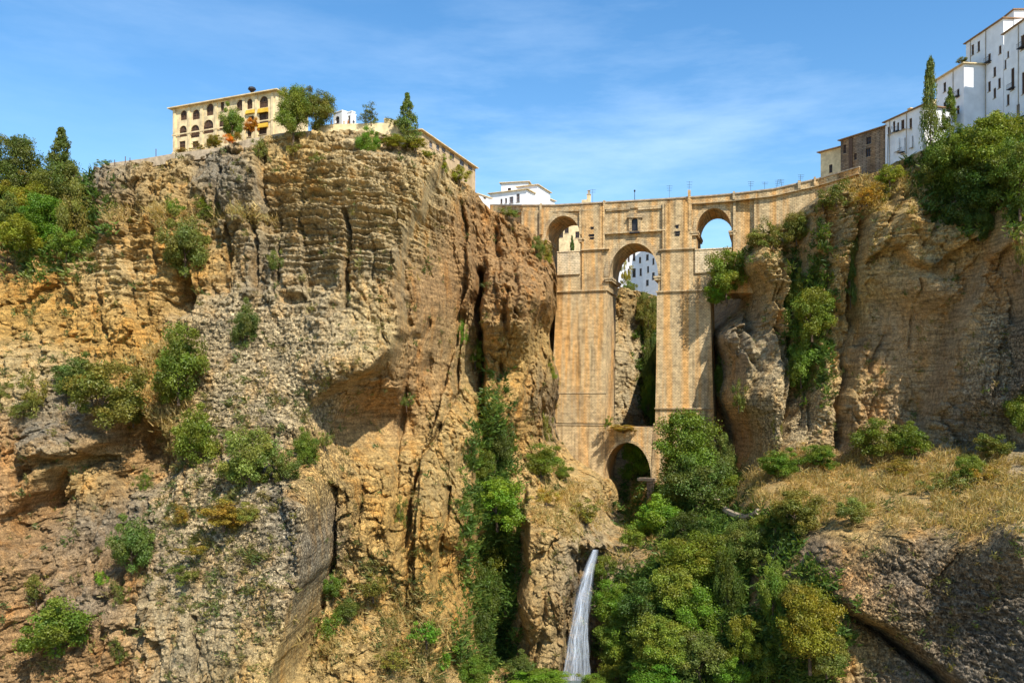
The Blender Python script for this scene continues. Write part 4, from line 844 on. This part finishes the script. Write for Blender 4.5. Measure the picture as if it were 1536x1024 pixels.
PL = [
# left rim & hill
('tree','tree',20,246,76,92,'b','dark broken conifer at the far left picture edge',202,G4),('tree','conifer',92,234,64,76,'b','dark pointed conifer behind the leafy trees at left',203,G4),
('tree','tree',95,290,90,90,'s','leafy tree against the sky left of the cliff',198,G4),('tree','tree',40,300,80,70,'y','leafy tree under the far left conifer',194,G4),('tree','tree',70,330,80,80,'l','bright tree in the middle of the left hill',188,G4),
('shrub','dense',115,325,55,110,'s','feathery olive shrub leaning on the left cliff shoulder',184,G4),('shrub','dense',30,345,70,60,'y','olive shrub low on the left hill',182,G4),('shrub','airy',155,246,22,16,'b','bare bluish bush at the rim left of the posts',188,G4),
('shrub','bush',100,365,50,55,'g','lower green shrub where the left hill meets rock',180,G4),('shrub','bush',10,320,50,60,'s','olive shrub cut by the left picture edge',184,G4),('shrub','airy',50,385,40,50,'s','thin shrub in the cleft at left',None,G1),
('shrub','bush',60,270,50,40,'s','low shrub between the two conifers',200,G4),
# on left rim by the hotel
('tree','dense',349,181,36,56,'g','slender green tree in front of the hotel arches',188.5,G4),('shrub','dense',322,213,32,20,'o','yellow green hedge plant below the hotel',188,G4),('shrub','bush',377,187,24,26,'f','orange flowering shrub against the hotel',188,G4),
('shrub','airy',345,208,22,16,'f','orange flowering bush at the foot of the slender tree',187,G4),('shrub','airy',275,226,30,8,'o','low yellow plants along the hotel wall left end',192,G4),('shrub','airy',300,220,24,10,'o','low yellow plants along the hotel wall middle',190,G4),
('tree','tree',440,165,54,76,'g','round tree adjoining the right end of the hotel',181,G4),('tree','tree',473,160,58,64,'s','paler round tree at the right of the rim pair',184,G4),
('tree','airy',557,174,36,26,'b','sparse round tree on the terrace',186,G4),('tree','conifer',611,175,46,64,'b','dark pyramidal conifer at the terrace end',184,G4),('shrub','airy',592,184,22,10,'s','small low bush left of the pyramidal conifer',185,G4),
('shrub','dense',552,211,34,42,'l','green shrub hanging over the rim below the terrace tree',None,G1),('shrub','bush',588,212,44,20,'y','bright yellow green mat on the rim, left one',None,G1),('shrub','bush',622,216,44,22,'y','bright yellow green mat on the rim, right one',None,G1),
('shrub','bush',640,232,22,14,'y','small yellow green mat at the prow corner',None,G1),('shrub','airy',665,243,22,28,'y','yellow green bush below the tan building left',None,G1),('shrub','bush',690,262,34,30,'y','yellow green bush below the tan building right',None,G1),
('shrub','airy',388,222,26,30,'s','tuft at the head of the tall crack',None,G1),('shrub','airy',442,222,26,20,'s','thin tuft under the rim right of the crack',None,G1),('shrub','airy',480,240,24,26,'s','thin tuft on the banded face',None,G1),('shrub','airy',355,204,18,12,'o','orange tuft at the foot of the slender tree',None,G1),
# left cliff face
('shrub','dense',278,362,66,92,'b','large hanging shrub on the cliff above the dark cave',None,G1),('shrub','airy',262,312,30,30,'g','light tuft above the large hanging shrub',None,G1),('shrub','airy',308,312,40,30,'g','light tuft right of and above the large hanging shrub',None,G1),
('shrub','dense',368,482,38,70,'b','narrow upright shrub on the pale scree',None,G1),('shrub','airy',412,392,26,40,'s','dull thin tuft left of the banded strata',None,G1),
('shrub','dense',268,545,76,108,'g','rounded shrub on the scree right of the big cluster',None,G1),('shrub','dense',113,560,62,64,'b','left half of the big shrub cluster over the dark hollow',None,G1),('shrub','dense',158,590,100,96,'s','right half of the big shrub cluster over the dark hollow',None,G1),('shrub','bush',200,612,50,50,'s','olive lobe at the right foot of the big cluster',None,G1),
('shrub','airy',48,585,40,70,'s','upright tuft left of the big shrub cluster',None,G1),('shrub','bush',12,592,26,36,'b','small shrub at the left picture edge mid height',None,G1),('shrub','airy',35,615,50,24,'s','low tuft on the grey boulder',None,G1),
('shrub','dense',294,648,64,88,'g','upright shrub on scree below the rounded shrub',None,G1),('shrub','dense',375,690,76,96,'s','broad olive shrub in the middle of the scree',None,G1),('shrub','bush',425,698,44,56,'s','olive shrub touching the broad one on its right',None,G1),('shrub','dense',460,668,38,56,'g','green shrub at the lower left of the big alcove',None,G1),('shrub','airy',487,660,22,30,'s','thin tuft nearest the big alcove',None,G1),
('shrub','airy',215,722,26,34,'g','small shrub beside the dark hollow',None,G1),('shrub','bush',335,774,80,40,'o','wide yellowish low shrub on the scree',None,G1),('shrub','bush',370,770,32,36,'s','olive end of the wide low shrub',None,G1),('shrub','airy',270,772,30,26,'o','thin yellowish tuft left of the wide low shrub',None,G1),
('shrub','dense',198,810,58,84,'b','dark leaning shrub in the lower left gully',None,G1),('shrub','airy',152,868,20,30,'l','small bright tuft in the gully bottom',None,G1),('shrub','airy',178,890,26,34,'b','small dark tuft under the leaning shrub',None,G1),
('shrub','dense',82,935,96,88,'g','broad shrub near the lower left corner',None,G1),('shrub','airy',55,880,40,50,'s','upright twigs rising from the lower left shrub',None,G1),('shrub','airy',180,975,26,34,'s','thin tuft right of the lower left shrub',None,G1),('shrub','airy',275,860,50,30,'s','grey green tuft on the lower scree',None,G1),('shrub','airy',295,825,50,20,'o','flat dry tuft on the lower scree',None,G1),
('shrub','bush',500,878,36,40,'g','shrub on the buttress left of centre',None,G1),('shrub','bush',520,915,50,34,'b','dark shrub below the buttress shrub',None,G1),('shrub','airy',560,880,60,40,'s','grey green tuft on the buttress top',None,G1),('shrub','airy',495,940,40,46,'g','low green shrub beside the slanting crack',None,G1),
('shrub','airy',600,765,22,50,'s','thin growth along the slanting crack',None,G1),('shrub','airy',640,950,50,40,'l','bright grass tuft in the lower centre',None,G1),('shrub','airy',590,985,60,30,'s','low tuft at the picture bottom left of the vegetation',None,G1),('shrub','airy',665,985,40,40,'l','tuft at the picture bottom nearest the green pit',None,G1),('shrub','airy',610,600,20,30,'s','tiny tuft in the alcove',None,G1),
('shrub','airy',692,500,22,34,'l','small bright shrub in the dark cleft, upper',None,G1),('shrub','bush',713,530,34,44,'g','small bright shrub in the dark cleft, lower',None,G1),('shrub','bush',815,385,30,54,'y','yellow green shrub beside the left arch of the bridge',235,G1),('shrub','dense',806,372,22,36,'s','olive shrub on the rock left of the left arch',None,G1),
('shrub','airy',765,318,36,18,'s','dry tuft under the left bridge approach',None,G1),('shrub','bush',823,560,26,34,'g','small shrub at the left side of the left pier',235,G1),('shrub','airy',818,640,20,50,'s','thin growth at the left foot of the left pier',None,G1),
# pit between left cliff and pier
('tree','tree',742,660,62,90,'b','dark tree at the top of the green cleft',None,G2),('shrub','dense',720,695,44,50,'g','shrub at the left brink of the green cleft',None,G2),('shrub','dense',812,690,66,50,'g','spreading shrub below the left foot of the pier',None,G2),('shrub','bush',845,708,30,30,'g','small shrub at the pier foot ledge',None,G2),
('tree','dense',746,755,82,80,'l','bright leafy tree in the middle of the green cleft',None,G2),('tree','dense',742,815,78,90,'g','leafy tree hanging below the bright one',None,G2),('shrub','dense',728,880,52,90,'d','dark creeper trailing down the cleft',None,G2),('shrub','dense',722,950,40,70,'d','dark creeper at the bottom of the cleft',None,G2),
('shrub','dense',712,1005,64,40,'g','green bush at the picture bottom left of the pool',None,G2),('shrub','dense',785,1000,60,50,'b','bluish bush at the picture bottom before the waterfall',None,G2),('shrub','dense',815,1018,90,28,'l','grassy green bush at the picture bottom before the waterfall',None,G2),('shrub','bush',888,1020,50,24,'g','bush at the foot of the waterfall',164,G2),
('shrub','airy',880,765,60,40,'s','pale olive bush under the arch ledge',None,G2),('shrub','airy',820,745,40,30,'o','dry tuft below the pier foot shrub',None,G2),
# gorge centre
('tree','tree',1030,668,112,112,'g','large tree in front of the right pier foot',214,G2),('tree','tree',1045,725,110,100,'b','dark tree under the large pier tree',208,G2),('tree','dense',957,688,56,70,'l','small tree seen inside the lower arch',257,G2),('tree','dense',1085,690,40,80,'b','tree right behind the large pier tree',216,G2),
('tree','dense',985,770,80,72,'l','bright leafy tree below the lower arch',None,G2),('shrub','dense',1030,790,56,50,'d','dark shrub right of the bright leafy tree',None,G2),('shrub','bush',1100,722,44,36,'g','shrub at the head of the stone channel',None,G2),('shrub','bush',950,808,44,40,'g','shrub on the rocks over the waterfall brink',None,G2),
('shrub','dense',905,860,40,60,'g','bush just right of the waterfall brink',None,G2),('shrub','dense',915,900,56,60,'l','bush right of the upper waterfall',None,G2),('shrub','dense',925,950,66,70,'g','bush right of the middle waterfall',None,G2),('shrub','dense',925,1005,70,60,'g','bush right of the waterfall foot',None,G2),
('tree','dense',970,905,76,76,'d','dark tree in the green mass beside the bushes',None,G2),('tree','tree',1045,835,110,80,'y','broad yellow green tree in the middle of the gorge',None,G2),('tree','dense',1010,890,80,80,'g','tree under the yellow green tree, left',None,G2),('tree','dense',1050,920,80,80,'l','tree under the yellow green tree, right',None,G2),
('tree','tree',990,965,100,84,'g','tree in the lower middle of the gorge',None,G2),('tree','dense',1050,985,84,80,'b','bluish tree in the lower middle of the gorge',None,G2),('tree','dense',985,1020,90,50,'l','bright tree at the bottom edge of the gorge',None,G2),
('tree','tree',1120,815,80,74,'b','tree below the stone channel',None,G2),('shrub','dense',1150,800,50,60,'g','shrub at the right of the tree below the channel',None,G2),('shrub','dense',1092,880,40,130,'d','dark hanging creeper left of the bare strip',None,G2),('shrub','dense',1160,880,44,110,'g','hanging creeper right of the bare strip',None,G2),
('shrub','dense',1115,960,56,80,'y','yellow green bush at the foot of the bare strip',None,G2),('shrub','dense',1100,1010,56,50,'l','bright bush at the bottom right of the gorge',None,G2),('shrub','dense',1150,990,50,70,'g','bush at the left of the olive slope tree',None,G2),
('tree','tree',1215,935,100,110,'y','olive yellow tree on the lower right slope',None,G2),('shrub','dense',1240,980,64,70,'s','olive shrub at the right foot of the slope tree',None,G2),('shrub','bush',1195,890,60,40,'s','olive shrub on top of the slope tree',None,G2),
# right slope
('shrub','dense',1195,765,84,66,'s','wide olive shrub at the left end of the dry slope',None,G3),('shrub','bush',1280,765,58,46,'s','single pale olive shrub on the dry slope edge',None,G3),('shrub','dense',1170,692,72,46,'g','left shrub of the band along the cliff foot',None,G3),('shrub','dense',1228,685,66,40,'g','second shrub of the band along the cliff foot',None,G3),
('shrub','dense',1315,655,76,56,'g','tall shrub of the band under the smooth alcove, left',None,G3),('shrub','dense',1365,655,66,52,'g','tall shrub of the band under the smooth alcove, right',None,G3),('shrub','dense',1455,705,44,50,'g','slanting shrub on the upper dry slope',None,G3),('shrub','bush',1490,668,60,44,'s','shrub at the cliff foot near the right edge',None,G3),
('shrub','dense',1530,612,48,70,'g','shrub at the right picture edge under the cliff',None,G3),('shrub','airy',1420,725,60,40,'s','thin tuft left of the slanting shrub',None,G3),('shrub','airy',1345,700,50,26,'o','dry tuft below the band shrubs',None,G3),('shrub','airy',1480,710,40,30,'o','dry tuft right of the slanting shrub',None,G3),
# right cliff vegetation
('shrub','dense',1090,412,64,80,'g','bright shrub over the shoulder of the right pier',228,G3),('shrub','bush',1075,440,40,36,'l','lower lobe of the shoulder shrub on the pier',229,G3),('shrub','bush',1140,360,52,32,'s','olive bush beneath the parapet right of the arch',221,G3),('shrub','dense',1195,342,46,50,'s','olive shrub under the curved parapet',None,G3),('shrub','airy',1160,350,40,40,'s','thin bush between the two olive shrubs',219,G3),
('shrub','dense',1196,430,36,60,'g','top lobe of the long creeper in the cliff cleft',None,G3),('shrub','dense',1218,470,62,80,'g','broad middle lobe of the long creeper',None,G3),('shrub','dense',1202,535,54,90,'g','bottom lobe of the long creeper',None,G3),('shrub','dense',1283,360,30,60,'b','upper half of the dark creeper on the ridge',None,G3),('shrub','dense',1276,415,30,90,'b','lower half of the dark creeper on the ridge',None,G3),
('shrub','dense',1085,560,30,60,'g','shrub in the shade beside the right pier',238,G3),('shrub','airy',1108,590,24,50,'s','thin tuft right of the shaded pier shrub',None,G3),('shrub','airy',1166,640,20,60,'s','thin growth in the crack above the band shrubs',None,G3),('shrub','airy',1255,290,46,34,'b','dark tuft under the stone house',None,G3),('shrub','airy',1235,300,30,30,'s','olive tuft under the cream house',None,G3),
('shrub','bush',1335,262,44,34,'y','yellow green tuft right under the stone house',None,G3),('shrub','airy',1300,292,50,30,'o','dry tuft on the brow under the stone house',None,G3),('shrub','airy',1325,290,36,36,'s','olive tuft on the brow under the stone house',None,G3),
('tree','tree',1434,240,84,96,'g','large bushy tree hanging at the left of the rim thicket',193,G4),('tree','tree',1490,222,104,108,'g','large bushy tree in the middle of the rim thicket',184,G4),('tree','tree',1530,255,80,110,'g','bushy tree at the right picture edge of the thicket',176,G4),('tree','dense',1470,290,80,90,'d','dark tree hanging below the rim thicket',184,G4),('tree','dense',1467,330,40,60,'d','tail of dark foliage at the bottom of the thicket',183,G4),
('tree','dense',1400,260,50,50,'s','olive bush at the left foot of the rim thicket',196,G4),('tree','column',1396,150,30,114,'b','tall narrow cypress on the right rim',197,G4),('tree','conifer',1425,165,34,60,'g','short conifer right of the cypress',196,G4),('shrub','bush',1445,92,22,12,'s','roof garden bush on the white house',208,G4),
('shrub','airy',1534,380,20,60,'s','tuft on the cliff at the right picture edge',None,G3),
# behind the bridge
('tree','tree',972,470,34,70,'s','tree on the rock behind the central opening, upper',312,G2),('tree','tree',978,545,28,90,'b','tree behind the central opening, middle',308,G2),('tree','dense',974,600,26,80,'l','tree behind the central opening, lower',304,G2),('shrub','bush',944,432,24,26,'s','bush on the rock top behind the central arch',318,G2),
('tree','airy',938,408,20,46,'y','yellowish tree left in the central arch',335,G2),('tree','conifer',858,378,16,44,'d','dark small conifer seen through the left arch',300,G2),
('shrub','bush',935,642,66,14,'o','yellow dry grass heap on top of the lower arch',239,G2),('shrub','airy',912,632,16,20,'g','green tuft at the left end of the dry heap',238,G2),
]
for p_ in PL:
    nm, kd, u, v, w, h, tn, lb, Yk, gr = p_
    plant(nm, kd, u, v, w, h, tn, lb, Yk, gr, cat=nm)
# ------------------------------------------------------------------ uncountable growth scattered over the rock
def scatter(name, n, maskf, tints, size, upright, seed, NB=22):
    r = np.random.default_rng(seed); us_ = r.uniform(-60, 1600, n*14); vs_ = r.uniform(190, 1060, n*14)
    pr = maskf(us_.astype(np.float32), vs_.astype(np.float32)); k = (r.random(len(us_)) < pr) & (vs_ > topv(us_)+3); us_ = us_[k][:n]; vs_ = vs_[k][:n]
    ci = np.clip(np.searchsorted(us, us_), 0, len(us)-1); T0 = topv(us_); ri = np.clip(((vs_-T0)/(1075-T0)*(NR-1)).astype(int), 0, NR-1)
    base = np.stack([X[ri, ci], Y[ri, ci], Z[ri, ci]], 1); nb = NB; nT = len(base)
    c = np.repeat(base, nb, 0); m_ = len(c); sz_ = np.repeat(r.uniform(.5, 1.4, nT)**1.3*size, nb)[:, None]
    d = r.normal(size=(m_, 3)); d[:, 1] = -np.abs(d[:, 1]); d[:, 2] = np.abs(d[:, 2])*upright+.15; d /= np.linalg.norm(d, axis=1)[:, None]
    p0 = c+r.normal(size=(m_, 3))*sz_*.38; p0[:, 1] -= np.abs(r.normal(size=m_))*sz_[:, 0]*.2; tip = p0+d*sz_*r.uniform(.4, 1., (m_, 1))
    sd = np.cross(d, r.normal(size=(m_, 3))); sd /= np.linalg.norm(sd, axis=1)[:, None]; sd *= sz_*(.06 if upright > 1 else .13)
    v = np.stack([p0-sd, p0+sd, tip+sd*.25, tip-sd*.25], 1).reshape(-1, 3).astype(np.float32); f = np.arange(m_*4).reshape(-1, 4)
    ti = np.array(tints)[r.integers(0, len(tints), nT)]; ti = np.repeat(ti, nb, 0)*r.uniform(.65, 1.3, (m_, 1)); col = np.ones((m_, 4), np.float32); col[:, :3] = ti
    me = leafmesh(name, v, f, np.repeat(col, 4, 0)); o = bpy.data.objects.new(name, me); COL.objects.link(o); o.color = (1, 1, 1, 1); return o
def blob(U_, V_, L):
    s_ = 0
    for a, b, ra, rb, h in L: s_ = s_+h*np.exp(-(((U_-a)/ra)**2+((V_-b)/rb)**2)**2)
    return s_
nz_ = lambda U_, V_: np.clip(.5+1.6*pn(U_/28, V_/20, 0*U_), 0, 1)
tag(scatter('dry_grass', 16000, lambda a, b: np.clip(blob(a, b, [(1330,730,230,48,1.),(1480,740,100,55,.8),(1320,290,60,35,.6),(560,960,120,70,.10),(640,950,60,60,.2),(240,580,40,90,.3),(850,760,50,40,.6),(230,325,60,14,.6),(620,410,10,10,.1),(360,330,50,12,.6),(1160,720,50,40,.6),(960,830,60,20,.3)]), 0, 1)*nz_(a, b),
    [(.50,.36,.13),(.58,.42,.17),(.42,.31,.12),(.40,.34,.13)], 1.2, 1.4, 5), 'dry straw coloured grass covering the slopes and ledges', 'dry grass', kind='stuff')
tag(scatter('scrub', 5200, lambda a, b: np.clip(.06+blob(a, b, [(330,820,120,110,.35),(300,700,90,120,.2),(420,620,80,60,.2),(60,560,60,60,.3),(40,420,50,80,.3),(560,900,80,60,.5),(640,860,50,120,.35),(650,980,70,50,.7),(700,560,30,80,.2),(1230,330,80,60,.5),(1150,380,60,40,.4),(1420,740,110,50,.6),(1290,745,80,40,.5),(850,790,50,60,.3),(1180,850,50,60,.4),(820,700,40,60,.5)]), 0, 1)*nz_(a+500, b),
    [(.18,.19,.06),(.22,.20,.06),(.26,.21,.08),(.13,.17,.05)], .72, .8, 6), 'small olive tufts dotted over the cliffs', 'scrub', kind='stuff')
tag(scatter('undergrowth', 15000, lambda a, b: np.clip(blob(a, b, [(1000,955,90,105,1.),(1060,900,70,140,1.),(1130,900,50,120,.3),(738,800,36,180,1.),(730,960,40,70,.5),(1020,760,80,60,1.),(1200,950,60,80,.8),(1210,480,34,110,.7),(1090,410,26,40,.7),(1470,260,90,80,1.),(75,330,80,70,1.),(975,540,20,110,.9),(1150,800,50,30,.7)]), 0, 1)*np.clip(.3+nz_(a, b+300), 0, 1),
    [(.09,.16,.03),(.13,.21,.035),(.07,.12,.025),(.17,.21,.04)], 1.25, .7, 8, 26), 'dense low greenery and creepers carpeting the bottom of the gorge', 'undergrowth', kind='stuff')
